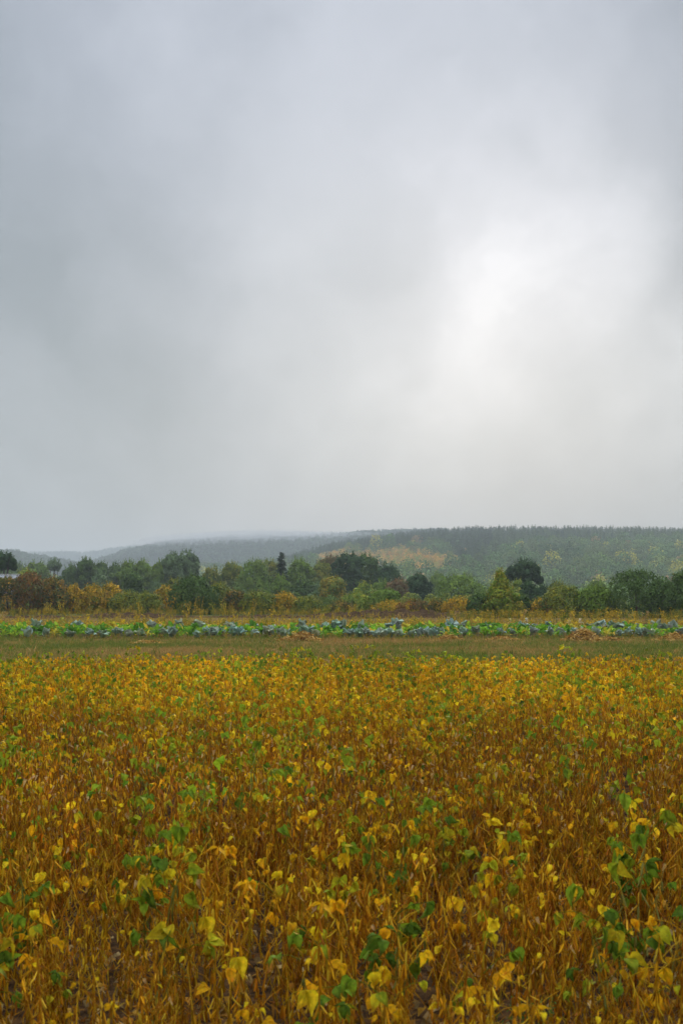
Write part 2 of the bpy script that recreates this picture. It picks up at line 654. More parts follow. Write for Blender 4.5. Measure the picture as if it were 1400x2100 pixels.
M_HILL = noisy_material('hill ground', [(0.3, (0.035, 0.05, 0.018)), (0.7, (0.08, 0.085, 0.03))], 0.03, bump=0.3, bscale=0.2)


def build_hill(k, name):
    h = HILLS[k]
    ts = np.linspace(-0.75, 0.95, 200)
    ds = np.concatenate([np.linspace(h['d0'], h['d1'], 40), np.linspace(h['d1'], h['d2'], 12)[1:]])
    T, D = np.meshgrid(ts, ds)
    X = T * D
    g = Geo().add(np.stack([X, D, hill_z(k, X, D)], -1).reshape(-1, 3), gridfaces(len(ds), len(ts)), np.array([1.0, 1, 1]))
    tag(link(name, g.mesh(name, M_HILL, True)), kind='structure')


for k in 'ABCD':
    build_hill(k, 'hill')

# ------------------------------------------------------------------ haze
hx0, hx1, hy0, hy1, hz0, hz1 = -3700, 3700, -120, 4700, -45, 165
hv = np.array([(x, y, z) for x in (hx0, hx1) for y in (hy0, hy1) for z in (hz0, hz1)], float)
hf = np.array([(0, 1, 3, 2), (4, 6, 7, 5), (0, 4, 5, 1), (2, 3, 7, 6), (0, 2, 6, 4), (1, 5, 7, 3)])
M_HAZE = bpy.data.materials.new('haze')
M_HAZE.use_nodes = True
ht = M_HAZE.node_tree
ht.nodes.clear()
ho = nd(ht, 'ShaderNodeOutputMaterial')
pv = nd(ht, 'ShaderNodeVolumePrincipled')
pv.inputs['Color'].default_value = (0.80, 0.86, 0.875, 1)
M_HAZE.cycles.volume_sampling = 'DISTANCE'
pv.inputs['Density'].default_value = 0.00034
pv.inputs['Anisotropy'].default_value = 0.0
ht.links.new(pv.outputs[0], ho.inputs['Volume'])
tag(link('haze', Geo().add(hv, hf, np.array([1.0, 1, 1])).mesh('haze', M_HAZE)), kind='stuff')


def mist_bank(px, py, d, rx, ry, rz, density):
    """a low bank of mist lying on the ridge; thins out towards its rim"""
    m = bpy.data.materials.new('mist')
    m.use_nodes = True
    t = m.node_tree
    t.nodes.clear()
    o = nd(t, 'ShaderNodeOutputMaterial')
    v = nd(t, 'ShaderNodeVolumePrincipled')
    v.inputs['Color'].default_value = (0.74, 0.755, 0.745, 1)
    v.inputs['Density'].default_value = density
    t.links.new(v.outputs[0], o.inputs['Volume'])
    m.cycles.volume_sampling = 'DISTANCE'
    nr, nc = 15, 28
    th = np.linspace(0.001, math.pi - 0.001, nr)
    ph = np.linspace(0, 2 * math.pi, nc + 1)[:-1]
    Th, Ph = np.meshgrid(th, ph, indexing='ij')
    V = np.stack([rx * np.sin(Th) * np.cos(Ph), ry * np.sin(Th) * np.sin(Ph), rz * np.cos(Th)], -1).reshape(-1, 3)
    i, j = np.meshgrid(np.arange(nr - 1), np.arange(nc), indexing='ij')
    f = np.stack([i * nc + j, (i + 1) * nc + j, (i + 1) * nc + (j + 1) % nc, i * nc + (j + 1) % nc], -1).reshape(-1, 4)
    ob = link('mist', Geo().add(V, f, np.array([1.0, 1, 1])).mesh('mist', m), None, ((px - CX) / F * d, d, elev(py, d)))
    tag(ob, kind='stuff')


mist_bank(540, 1110, 2140, 215, 125, 16, 0.0042)
mist_bank(450, 1112, 2020, 125, 92, 12, 0.0042)
mist_bank(650, 1105, 2100, 160, 100, 12, 0.0040)
mist_bank(545, 1101, 2170, 125, 92, 12.5, 0.0036)

# ------------------------------------------------------------------ tree crowns
def profile(shape, z):
    if shape == 'round':
        return np.sqrt(np.clip(1 - (1.9 * (z - 0.46)) ** 2, 0.06, 1))
    if shape == 'dome':
        return np.sqrt(np.clip(1 - z ** 2.2, 0.05, 1)) * (0.85 + 0.15 * np.sin(np.clip(z * 4, 0, 1.57)))
    if shape == 'cone':
        return np.clip((1 - z) ** 0.75, 0.08, 1)
    if shape == 'column':
        return np.sqrt(np.clip(1 - np.abs(1.9 * z - 0.9) ** 3.2, 0.08, 1))
    if shape == 'umbrella':
        return np.sqrt(np.clip(1 - (z - 0.25) ** 2 / 0.56, 0.05, 1))
    return np.ones_like(z)


def lobes_of(r, shape, w, z0, h, n, lobe=0.42, tall=1.0):
    zn = np.linspace(0.04, 0.93, n) + r.uniform(-0.03, 0.03, n)
    an = np.arange(n) * 2.39996 + r.uniform(-0.5, 0.5, n)
    pr = profile(shape, np.clip(zn, 0, 1)) * w / 2
    rad = np.maximum(pr * lobe * r.uniform(0.75, 1.3, n), 0.07 * w)
    rad = np.minimum(rad, (h - z0) * 0.3)
    off = np.maximum(pr * r.uniform(0.72, 1.25, n) - rad, 0)
    C = np.stack([np.cos(an) * off, np.sin(an) * off, z0 + (h - z0) * zn], 1)
    # the body of the crown behind the outer lobes
    zc = np.linspace(0.12, 0.86, 6)
    pc = profile(shape, zc) * w / 2
    C = np.concatenate([C, np.stack([r.normal(0, 0.03, 6) * w, r.normal(0, 0.03, 6) * w, z0 + (h - z0) * zc], 1)])
    rc = np.minimum(pc * (0.72 if shape != 'umbrella' else 0.35), (h - z0) * 0.34)
    rad = np.concatenate([rad, rc])
    C[:, 2] = np.minimum(C[:, 2], h * r.uniform(0.94, 1.0, len(C)) - rad * tall * 0.97)
    R = np.stack([rad, rad, rad * tall], 1)
    return C, R


def crown_geo(r, shape, w, z0, h, n_cards, size, cols, n_lobes=18, lobe=0.42, tall=1.0, upright=0.0, keep=0.72, var=0.25):
    """leaf clumps over the lobes of a crown; cols = [(weight, rgb)...], drawn per lobe and per clump"""
    g = Geo()
    C, R = lobes_of(r, shape, w, z0, h, n_lobes, lobe, tall)
    area = R[:, 0] * R[:, 2]
    idx = r.choice(len(C), int(n_cards * 1.7), p=area / area.sum())
    d = r.normal(size=(len(idx), 3))
    d[:, 2] += 0.25
    d /= np.linalg.norm(d, axis=1, keepdims=True)
    P = C[idx] + d * R[idx] * r.uniform(0.72, 1.06, (len(idx), 1))
    q = np.linalg.norm((P[:, None] - C[None]) / R[None], axis=2)
    q[np.arange(len(idx)), idx] = 9
    ok = np.where(q.min(1) > keep)[0][:n_cards]
    idx, d, P = idx[ok], d[ok], P[ok]
    N = d / R[idx] * R[idx].mean(1, keepdims=True)
    cen = np.array([0, 0, z0 + 0.4 * (h - z0)])
    out = (P - cen) / np.array([w / 2, w / 2, (h - z0) / 2])
    SN = 0.75 * N + 0.35 * out + 0.22 * r.normal(size=d.shape) + np.array([0, 0, 0.15])
    SN /= np.linalg.norm(SN, axis=1, keepdims=True)
    T, B, N = frame_from(N + 0.45 * r.normal(size=d.shape), r)
    if upright:
        T = T * (1 - upright) + np.array([0, 0, 1.0]) * upright * r.uniform(0.6, 1.3, (len(T), 1))
        T /= np.linalg.norm(T, axis=1, keepdims=True)
        B = np.cross(N, T)
        B /= np.linalg.norm(B, axis=1, keepdims=True) + 1e-9
    B = facing(T, B, SN)
    L = size * r.uniform(0.55, 1.5, len(P))
    V, Fq = cards(P, T, B, L, L * r.uniform(0.45, 0.8, len(P)), N, r.uniform(-0.15, 0.25, (len(P), 1)))
    pal = 1.35 * np.array([c for _, c in cols], float)
    wts = np.array([k for k, _ in cols], float)
    wts /= wts.sum()
    lobe_c = pal[r.choice(len(pal), len(C), p=wts)] * r.uniform(1 - var, 1 + var, (len(C), 1))
    own = pal[r.choice(len(pal), len(P), p=wts)]
    mixf = (r.random((len(P), 1)) < 0.35)
    col = np.where(mixf, own, lobe_c[idx]) * r.uniform(0.85, 1.18, (len(P), 1))
    g.add(V, Fq, np.repeat(col, 4, 0), np.repeat(SN, 4, 0))
    return g, C, R


def spruce_geo(r, w, z0, h, levels, per, size, col):
    g = Geo()
    zs = z0 + (h - z0) * np.linspace(0, 0.98, levels)
    for z in zs:
        f = (h - z) / (h - z0)
        rr = (f ** 0.85 * w / 2 + 0.04 * w)
        n = max(5, int(per * (0.35 + f)))
        an = r.uniform(0, 6.28, n)
        for s in (0.3, 0.55, 0.8, 1.0):
            rad = rr * s * r.uniform(0.75, 1.15, n)
            P = np.stack([np.cos(an) * rad, np.sin(an) * rad, z - 0.18 * rad + r.normal(0, 0.12, n)], 1)
            T = np.stack([np.cos(an), np.sin(an), -0.25 + 0.3 * r.normal(size=n)], 1)
            T /= np.linalg.norm(T, axis=1, keepdims=True)
            B = np.stack([-np.sin(an), np.cos(an), r.normal(0, 0.5, n)], 1)
            B /= np.linalg.norm(B, axis=1, keepdims=True)
            SN = np.stack([np.cos(an), np.sin(an), 0.5 + 0 * an], 1) + 0.3 * r.normal(size=(n, 3))
            SN /= np.linalg.norm(SN, axis=1, keepdims=True)
            B = facing(T, B, SN)
            V, Fq = cards(P, T, B, size * r.uniform(0.8, 1.5, n), size * 0.55)
            g.add(V, Fq, np.repeat(np.array(col) * r.uniform(0.8, 1.25, (n, 1)), 4, 0), np.repeat(SN, 4, 0))
    return g


def trunk_geo(r, h, rad, C, limbs=5):
    """tapered trunk; returns trunk and the limbs that reach into the crown's lobes"""
    t = Geo()
    zs = np.linspace(-0.3, h * 0.75, 7)
    wob = np.stack([0.03 * h * np.sin(zs / h * 4 + r.uniform(0, 6)) * zs / h, 0.03 * h * np.cos(zs / h * 3 + r.uniform(0, 6)) * zs / h, zs], 1)
    t.add(*tube(wob, np.linspace(rad * 1.25, rad * 0.3, 7), 7), np.array([1.0, 1, 1]))
    out = []
    for i in r.choice(len(C), min(limbs, len(C)), replace=False):
        a = wob[2] + (wob[4] - wob[2]) * r.random()
        b = C[i]
        mid = (a + b) / 2 + np.array([0, 0, -0.05 * h])
        out.append(Geo().add(*tube([a, mid, b], [rad * 0.45, rad * 0.3, rad * 0.1], 5), np.array([1.0, 1, 1])))
    return t, out


# ------------------------------------------------------------------ woods on the hills
def wood_variants(seed, n, shape, w, h, n_cards, size, cols, lob, var=0.2, z0=0.08):
    r = np.random.default_rng(seed)
    vs = []
    for i in range(n):
        ww = w * r.uniform(0.85, 1.15)
        g, _, _ = crown_geo(r, shape, ww, h * z0, h * r.uniform(0.9, 1.1), n_cards, size, cols, lob, 0.5, 1.0, keep=0.6, var=var)
        vs.append(g)
    return vs


def conifer_variants(seed, n, w, h, levels, per, size, col):
    r = np.random.default_rng(seed)
    return [spruce_geo(r, w * r.uniform(0.85, 1.2), h * 0.12, h * r.uniform(0.88, 1.1), levels, per, size, col) for _ in range(n)]


GREY = [(1, (0.10, 0.10, 0.10))]
V_BROAD = wood_variants(21, 6, 'round', 9.0, 9.5, 330, 0.72, [(1, (1, 1, 1))], 9)
V_BROAD_S = wood_variants(22, 5, 'round', 6.5, 7.0, 170, 0.75, [(1, (1, 1, 1))], 7)
V_NEAR = wood_variants(26, 6, 'round', 9.0, 9.5, 430, 0.62, [(1, (1, 1, 1))], 14)
V_CON = conifer_variants(23, 6, 4.6, 10.0, 12, 11, 0.85, (1, 1, 1))
V_BLOB = wood_variants(24, 5, 'dome', 10.0, 11.0, 110, 2.0, [(1, (1, 1, 1))], 6)


def scatter_wood(g, vs, X, Y, Z, S, col, r):
    pick = r.integers(0, len(vs), len(X))
    for i, v in enumerate(vs):
        m = pick == i
        if m.any():
            g.put(v, np.stack([X[m], Y[m], Z[m]], 1), r.uniform(0, 6.28, m.sum()), S[m], col[m])


def thin(T, D, spacing, r):
    """random points of the fan kept at least roughly spacing apart"""
    keep, cell = [], {}
    X = T * D
    for i in range(len(X)):
        key = (int(X[i] // spacing), int(D[i] // spacing))
        if cell.get(key):
            continue
        cell[key] = 1
        keep.append(i)
    return np.array(keep, int)


hill_things = []


def hill_woods():
    r = np.random.default_rng(31)
    # --- right hill: broadleaves low, conifers high, a rusty scrub clearing
    n = 60000
    T = r.uniform(-0.14, 0.40, n)
    D = np.sqrt(r.uniform(470 ** 2, 1450 ** 2, n))
    k = thin(T, D, 5.2, r)
    T, D = T[k], D[k]
    X, Y = T * D, D
    Z = hill_z('A', X, Y)
    px, py = CX + T * F, HY - (Z + 5 - H) / D * F
    nz = vnoise(X * 0.018, Y * 0.012, 33)
    upper = py + 16 * nz < interp(px, [(500, 1170), (640, 1160), (680, 1128), (780, 1124), (905, 1125), (940, 1165), (1010, 1150), (1100, 1128), (1250, 1116), (1400, 1108)])
    n3 = vnoise(X * 0.06, Y * 0.045, 45)
    clear = (px > 640 + 22 * nz + 10 * n3) & (px < 925 + 24 * nz + 16 * n3) & (py + 5 * n3 > interp(px, [(655, 1136), (700, 1124), (780, 1120), (925, 1128)])) & (py < 1172 + 6 * nz)
    clear &= ~(D < 560)
    con = upper & ~clear
    bro = ~upper & ~clear
    bro &= (r.random(len(D)) < 0.6)
    g = Scatter()
    S = 0.5 + 0.7 * r.random(len(D)) ** 1.4
    n3_ = vnoise(X * 0.02, Y * 0.015, 46)
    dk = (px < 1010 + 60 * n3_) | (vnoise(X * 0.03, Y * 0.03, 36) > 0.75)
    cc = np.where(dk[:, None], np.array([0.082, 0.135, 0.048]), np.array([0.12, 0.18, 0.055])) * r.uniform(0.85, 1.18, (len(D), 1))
    mixed = r.random(len(D)) < 0.12
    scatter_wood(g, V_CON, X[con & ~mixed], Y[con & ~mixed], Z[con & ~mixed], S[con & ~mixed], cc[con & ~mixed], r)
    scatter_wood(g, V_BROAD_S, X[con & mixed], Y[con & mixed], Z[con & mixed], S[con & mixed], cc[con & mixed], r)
    pal = 1.12 * np.array([(0.072, 0.125, 0.034), (0.095, 0.145, 0.032), (0.05, 0.088, 0.028), (0.125, 0.16, 0.032), (0.085, 0.115, 0.035)])
    pal = pal[[2, 4, 0, 1, 3]]
    patch = vnoise(X * 0.035, Y * 0.022, 41) + 0.6 * vnoise(X * 0.09, Y * 0.05, 42)
    bc = pal[np.clip((2.4 + 1.5 * patch + 0.45 * r.normal(size=len(D))).astype(int), 0, 4)] * r.uniform(0.86, 1.15, (len(D), 1))
    odd = r.random(len(D))
    bc[odd < 0.025] = (0.34, 0.31, 0.04)
    bc[(odd > 0.03) & (odd < 0.05)] = (0.24, 0.16, 0.06)
    small = r.random(len(D)) < 0.45
    # the nearest of the broadleaves that stand clear in the frame are trees of their own
    vis = bro & (px > 705) & (px < 1400) & (py < 1186) & ~small
    order = np.where(vis)[0]
    order = order[np.argsort(D[order])][:150]
    ind = np.zeros(len(D), bool)
    ind[order] = True
    b1, b2 = bro & ~small & ~ind, bro & small
    S = S * 1.25
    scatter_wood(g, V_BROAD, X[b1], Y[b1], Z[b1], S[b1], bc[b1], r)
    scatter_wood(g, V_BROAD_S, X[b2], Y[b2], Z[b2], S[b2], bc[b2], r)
    g.build('hill_woods', M_FAR_S)
    meshes = [v.mesh('hill tree crown', M_FAR) for v in V_BROAD]
    tm = Geo().add(*tube([(0, 0, -0.5), (0, 0, 3.0), (0.1, 0, 6.0)], [0.3, 0.22, 0.08], 6), np.array([1.0, 1, 1])).mesh('hill tree trunk', M_BARK, True)
    lo_g, hi_g = np.quantile(bc[order, 1], (0.3, 0.7))
    used = set()
    refs = [(720, 'ragged dark conifer'), (800, 'sloping dark dome tree'), (858, 'dark round tree'), (942, 'widest even green crown'), (1026, 'pointed yellow-green tree'),
            (1075, 'flat-crowned pine'), (1158, 'wide olive bush'), (1222, 'grey-green bush'), (1304, 'tallest dark green bush'), (1358, 'second bush from the right edge'),
            (1400, 'bush at the right edge')]
    for i in order:
        c = bc[i]
        if c[0] > 0.3:
            look = 'yellowing'
        elif c[0] > c[1]:
            look = 'brownish'
        elif c[1] > hi_g:
            look = 'pale green'
        elif c[1] < lo_g:
            look = 'dark green'
        else:
            look = 'mid green'
        lab = f'{look} round tree in the woods low on the right hill'
        for dx, nm in sorted((abs(px[i] - q), w) for q, w in refs)[:3]:
            lv = 'lowest on' if py[i] > 1178 else ('low on' if py[i] > 1166 else 'halfway up')
            t_ = f'{look} tree {lv} the hill, above the {nm}'
            if dx < 90 and t_ not in used:
                lab = t_
                used.add(t_)
                break
        o = link('hill_tree', None, None, (X[i], Y[i], Z[i]), (0, 0, r.uniform(0, 6.28)), S[i])
        link('crown', meshes[r.integers(0, len(meshes))], o, tint=tuple(c))
        link('trunk', tm, o)
        tag(o, lab, 'tree', 'broadleaf trees low on the right hill')
        hill_things.append(o)
    # --- clearing: low rusty scrub
    n = 9000
    T = r.uniform(-0.03, 0.10, n)
    D = np.sqrt(r.uniform(560 ** 2, 1250 ** 2, n))
    X, Y = T * D, D
    Z = hill_z('A', X, Y)
    px, py = CX + T * F, HY - (Z + 3 - H) / D * F
    nz = vnoise(X * 0.018, Y * 0.012, 33)
    n3 = vnoise(X * 0.06, Y * 0.045, 45)
    ok = (px > 640 + 22 * nz + 10 * n3) & (px < 927 + 24 * nz + 16 * n3) & (py + 5 * n3 > interp(px, [(655, 1135), (700, 1123), (780, 1119), (925, 1127)])) & (py < 1178 + 6 * nz)
    X, Y, Z, px, py = X[ok], Y[ok], Z[ok], px[ok], py[ok]
    k = thin(X / Y, Y, 4.2, r)
    X, Y, Z = X[k], Y[k], Z[k]
    pal = 1.45 * np.array([(0.32, 0.175, 0.022), (0.26, 0.18, 0.035), (0.17, 0.17, 0.03), (0.32, 0.19, 0.04), (0.09, 0.14, 0.03)])
    nn = vnoise(X * 0.05, Y * 0.03, 37)
    c = pal[np.clip((r.random(len(X)) * 3.6 + nn * 0.9 + 0.4).astype(int), 0, 4)] * r.uniform(0.8, 1.25, (len(X), 1))
    g = Scatter()
    scatter_wood(g, V_BROAD_S, X, Y, Z, r.uniform(0.4, 0.75, len(X)), c, r)
    g.build('hill_scrub', M_FAR_S)
    # --- farther hills: woods that read as one mass
    for kk, (t0, t1), cnt, sp, base in (('B', (-0.27, 0.08), 60000, 9.5, (0.048, 0.075, 0.032)), ('C', (-0.36, -0.08), 30000, 9.0, (0.048, 0.075, 0.032)),
                                        ('D', (-0.36, 0.05), 26000, 12.0, (0.07, 0.10, 0.05))):
        h = HILLS[kk]
        T = r.uniform(t0, t1, cnt)
        D = np.sqrt(r.uniform((h['d0'] + 0.25 * (h['d1'] - h['d0'])) ** 2, (h['d1'] + 60) ** 2, cnt))
        k = thin(T, D, sp, r)
        T, D = T[k], D[k]
        X, Y = T * D, D
        Z = hill_z(kk, X, Y)
        py = HY - (Z + 8 - H) / D * F
        ok = py < 1192
        X, Y, Z = X[ok], Y[ok], Z[ok]
        c = np.array(base) * r.uniform(0.7, 1.35, (len(X), 1)) * (1 + 0.2 * vnoise(X * 0.01, Y * 0.01, 39)[:, None])
        g = Scatter()
        scatter_wood(g, V_BLOB, X, Y, Z, r.uniform(0.7, 1.25, len(X)), c, r)
        g.build('hill_woods', M_FAR_S)
    # --- woods filling the valley floor behind the tree line
    n = 3000
    T = r.uniform(-0.33, 0.33, n)
    D = np.sqrt(r.uniform(275 ** 2, 900 ** 2, n))
    k = thin(T, D, 8.5, r)
    T, D = T[k], D[k]
    X, Y = T * D, D
    Z = np.maximum(ground_z(X, Y), hill_z('A', X, Y))
    ok = (D < 470) | (T < -0.02)
    X, Y, Z, T = X[ok], Y[ok], Z[ok], T[ok]
    pal = 1.35 * np.array([(0.065, 0.105, 0.03), (0.09, 0.14, 0.035), (0.05, 0.085, 0.03), (0.11, 0.14, 0.035)])
    c = pal[r.integers(0, 4, len(X))] * r.uniform(0.75, 1.25, (len(X), 1))
    g = Scatter()
    nr_ = Y < 480
    S = r.uniform(0.85, 1.25, len(X))
    scatter_wood(g, V_NEAR, X[nr_], Y[nr_], Z[nr_], S[nr_], c[nr_], r)
    scatter_wood(g, V_BROAD, X[~nr_], Y[~nr_], Z[~nr_], S[~nr_], c[~nr_], r)
    g.build('valley_woods', M_FAR_S)


hill_woods()

# ------------------------------------------------------------------ tree line and shrubs
# (name, category, label, px of centre, py of top, width px, distance, shape, palette)
DKG = [(3, (0.048, 0.085, 0.016)), (1, (0.07, 0.11, 0.018))]
MID = [(3, (0.088, 0.14, 0.014)), (1, (0.125, 0.175, 0.018))]
OLV = [(2, (0.12, 0.14, 0.014)), (1, (0.07, 0.10, 0.014)), (1, (0.19, 0.175, 0.014))]
LIME = [(2, (0.15, 0.20, 0.02)), (1, (0.10, 0.15, 0.018)), (1, (0.24, 0.23, 0.02))]
YGR = [(2, (0.17, 0.17, 0.022)), (1, (0.10, 0.13, 0.02)), (1, (0.26, 0.19, 0.02))]
PALE = [(2, (0.10, 0.145, 0.055)), (1, (0.075, 0.115, 0.04))]
DARK = [(3, (0.028, 0.058, 0.018)), (1, (0.042, 0.078, 0.02))]
RUST = [(2, (0.19, 0.085, 0.015)), (1, (0.11, 0.065, 0.018)), (1, (0.08, 0.075, 0.018))]
ORG = [(3, (0.33, 0.185, 0.008)), (2, (0.22, 0.16, 0.008)), (1, (0.11, 0.115, 0.009)), (1, (0.42, 0.25, 0.010))]
ORGG = [(2, (0.24, 0.13, 0.015)), (2, (0.075, 0.075, 0.013)), (1, (0.11, 0.10, 0.015)), (1, (0.045, 0.05, 0.012))]
CONE = [(2, (0.105, 0.155, 0.012)), (1, (0.17, 0.185, 0.012)), (1, (0.24, 0.19, 0.012))]
BRN = [(2, (0.13, 0.075, 0.028)), (1, (0.09, 0.075, 0.025))]

TREES = [
    ('pine_tree', 'dark spreading pine with bare gaps beside the grey shed roof', 6, 1134, 50, 165, 'umbrella', DARK),
    ('broadleaf_tree', 'dull green tree under the spreading pine, behind the shed roof', -2, 1152, 46, 185, 'round', PALE),
    ('broadleaf_tree', 'hazy pale green tree right of the shed, behind the rounded lime one', 40, 1156, 44, 330, 'round', PALE),
    ('broadleaf_tree', 'hazy mid green domed tree left of the small flat-topped tree', 76, 1152, 50, 310, 'round', MID),
    ('flat_topped_tree', 'pale flat-topped tree like a small parasol against the far hills', 111, 1151, 28, 320, 'umbrella', PALE),
    ('broadleaf_tree', 'rounded yellow-green tree rising behind the rust-red shrub', 50, 1165, 48, 190, 'dome', LIME),
    ('broadleaf_tree', 'dark olive tree left of the one with a bare brown tip', 146, 1160, 42, 250, 'round', DKG),
    ('broadleaf_tree', 'dark green tree with a thin brown tip standing above it', 176, 1147, 36, 250, 'column', DKG),
    ('broadleaf_tree', 'dark green round tree right of the brown-tipped one', 208, 1154, 44, 255, 'round', DKG),
    ('broadleaf_tree', 'low pale green tree below the brown-tipped dark tree', 206, 1173, 46, 215, 'dome', PALE),
    ('broadleaf_tree', 'blue-green tree between two dark rounded trees, behind the dark egg-shaped one', 238, 1156, 38, 265, 'round', DKG),
    ('broadleaf_tree', 'mid green tree joined to its right-hand twin above the egg-shaped tree', 264, 1151, 40, 255, 'round', MID),
    ('broadleaf_tree', 'mid green tree at the right end of the left clump', 293, 1150, 36, 255, 'round', MID),
    ('egg_shaped_tree', 'dark egg-shaped tree standing alone behind the olive thicket', 273, 1174, 36, 172, 'column', DKG),
    ('small_tree', 'small pale round tree between the egg-shaped tree and the dark green bush', 320, 1192, 27, 185, 'round', PALE),
    ('broadleaf_tree', 'leafy green lower tree leaning left of the tall grey-green pair', 330, 1151, 36, 240, 'round', MID),
    ('tall_tree', 'tall grey-green loose tree, left one of the two highest on the left', 356, 1136, 36, 235, 'column', PALE),
    ('tall_tree', 'tall drooping grey-green tree, right one of the two highest on the left', 383, 1132, 40, 238, 'column', PALE),
    ('broadleaf_tree', 'yellow-green rounded tree above the dark green bush', 358, 1187, 46, 160, 'dome', OLV),
    ('broadleaf_tree', 'yellow-green low crown right of the tall grey-green pair', 434, 1163, 48, 225, 'dome', OLV),
    ('broadleaf_tree', 'olive round tree left of the widest light green crown', 474, 1154, 44, 225, 'round', OLV),
    ('broadleaf_tree', 'wide light green rounded crown left of the dark spruce', 523, 1148, 84, 215, 'dome', MID),
    ('broadleaf_tree', 'green tree partly hidden behind the wide light green crown and the spruce', 552, 1150, 60, 250, 'round', OLV),
    ('spruce_tree', 'dark pointed spruce rising above the green crowns', 577, 1133, 34, 225, 'spruce', DARK),
    ('broadleaf_tree', 'broad mid green tree right of the spruce', 612, 1147, 72, 228, 'dome', MID),
    ('broadleaf_tree', 'green tree between the broad mid green one and the dark giant', 660, 1153, 50, 235, 'round', OLV),
    ('broadleaf_tree', 'brownish crown leaning on the left side of the dark giant', 681, 1141, 40, 240, 'column', BRN),
    ('dark_conifer', 'tallest dark conifer with ragged pointed top in the middle of the tree line', 714, 1134, 54, 220, 'column', DARK),
    ('broadleaf_tree', 'dark green crown between the ragged conifer and the sloping dark dome', 750, 1137, 54, 228, 'round', DKG),
    ('broadleaf_tree', 'dark sloping dome of a tree at the right end of the dark clump', 795, 1156, 72, 222, 'dome', DARK),
    ('broadleaf_tree', 'blue-green lower tree in front of the broad mid green one', 620, 1189, 58, 180, 'dome', DKG),
    ('broadleaf_tree', 'lower green tree below the dark spruce', 575, 1181, 48, 190, 'dome', MID),
    ('broadleaf_tree', 'lower pale green tree between the blue-green one and the yellow-green birch', 655, 1195, 40, 175, 'dome', PALE),
    ('birch_tree', 'feathery yellow-green birch in front of the dark clump', 682, 1183, 48, 150, 'column', YGR),
    ('broadleaf_tree', 'light green tree in front of the dark dome, left of the rust-brown tree', 748, 1196, 52, 170, 'dome', LIME),
    ('broadleaf_tree', 'dim green tree hidden between the light green one and the rust-brown one', 782, 1190, 40, 185, 'round', MID),
    ('broadleaf_tree', 'rust-brown tree left of the dark round one', 815, 1188, 42, 172, 'column', BRN),
    ('broadleaf_tree', 'dark round tree standing apart right of the rust-brown one', 858, 1177, 46, 185, 'round', DARK),
    ('broadleaf_tree', 'small hazy green tree in the gap right of the dark round one', 897, 1176, 34, 280, 'round', MID),
    ('broadleaf_tree', 'widest even green crown left of the pointed yellow-green tree', 942, 1178, 108, 185, 'dome', MID),
    ('pine_tree', 'dark flat-crowned pine standing above the thicket on the right', 1075, 1150, 66, 170, 'umbrella', DARK),
    ('broadleaf_tree', 'near black tree below the flat-crowned pine', 1084, 1192, 36, 135, 'dome', DARK),
    ('broadleaf_tree', 'near black low tree right below the flat-crowned pine', 1112, 1201, 34, 132, 'dome', DARK),
    ('broadleaf_tree', 'yellow-green tree showing between the pointed tree and the pine', 1060, 1190, 38, 150, 'dome', LIME),
    ('broadleaf_tree', 'olive tree right of the near black ones', 1142, 1194, 48, 150, 'dome', OLV),
    ('broadleaf_tree', 'hazy green tree behind the gap between the two right thickets', 1225, 1190, 46, 210, 'round', MID),
]
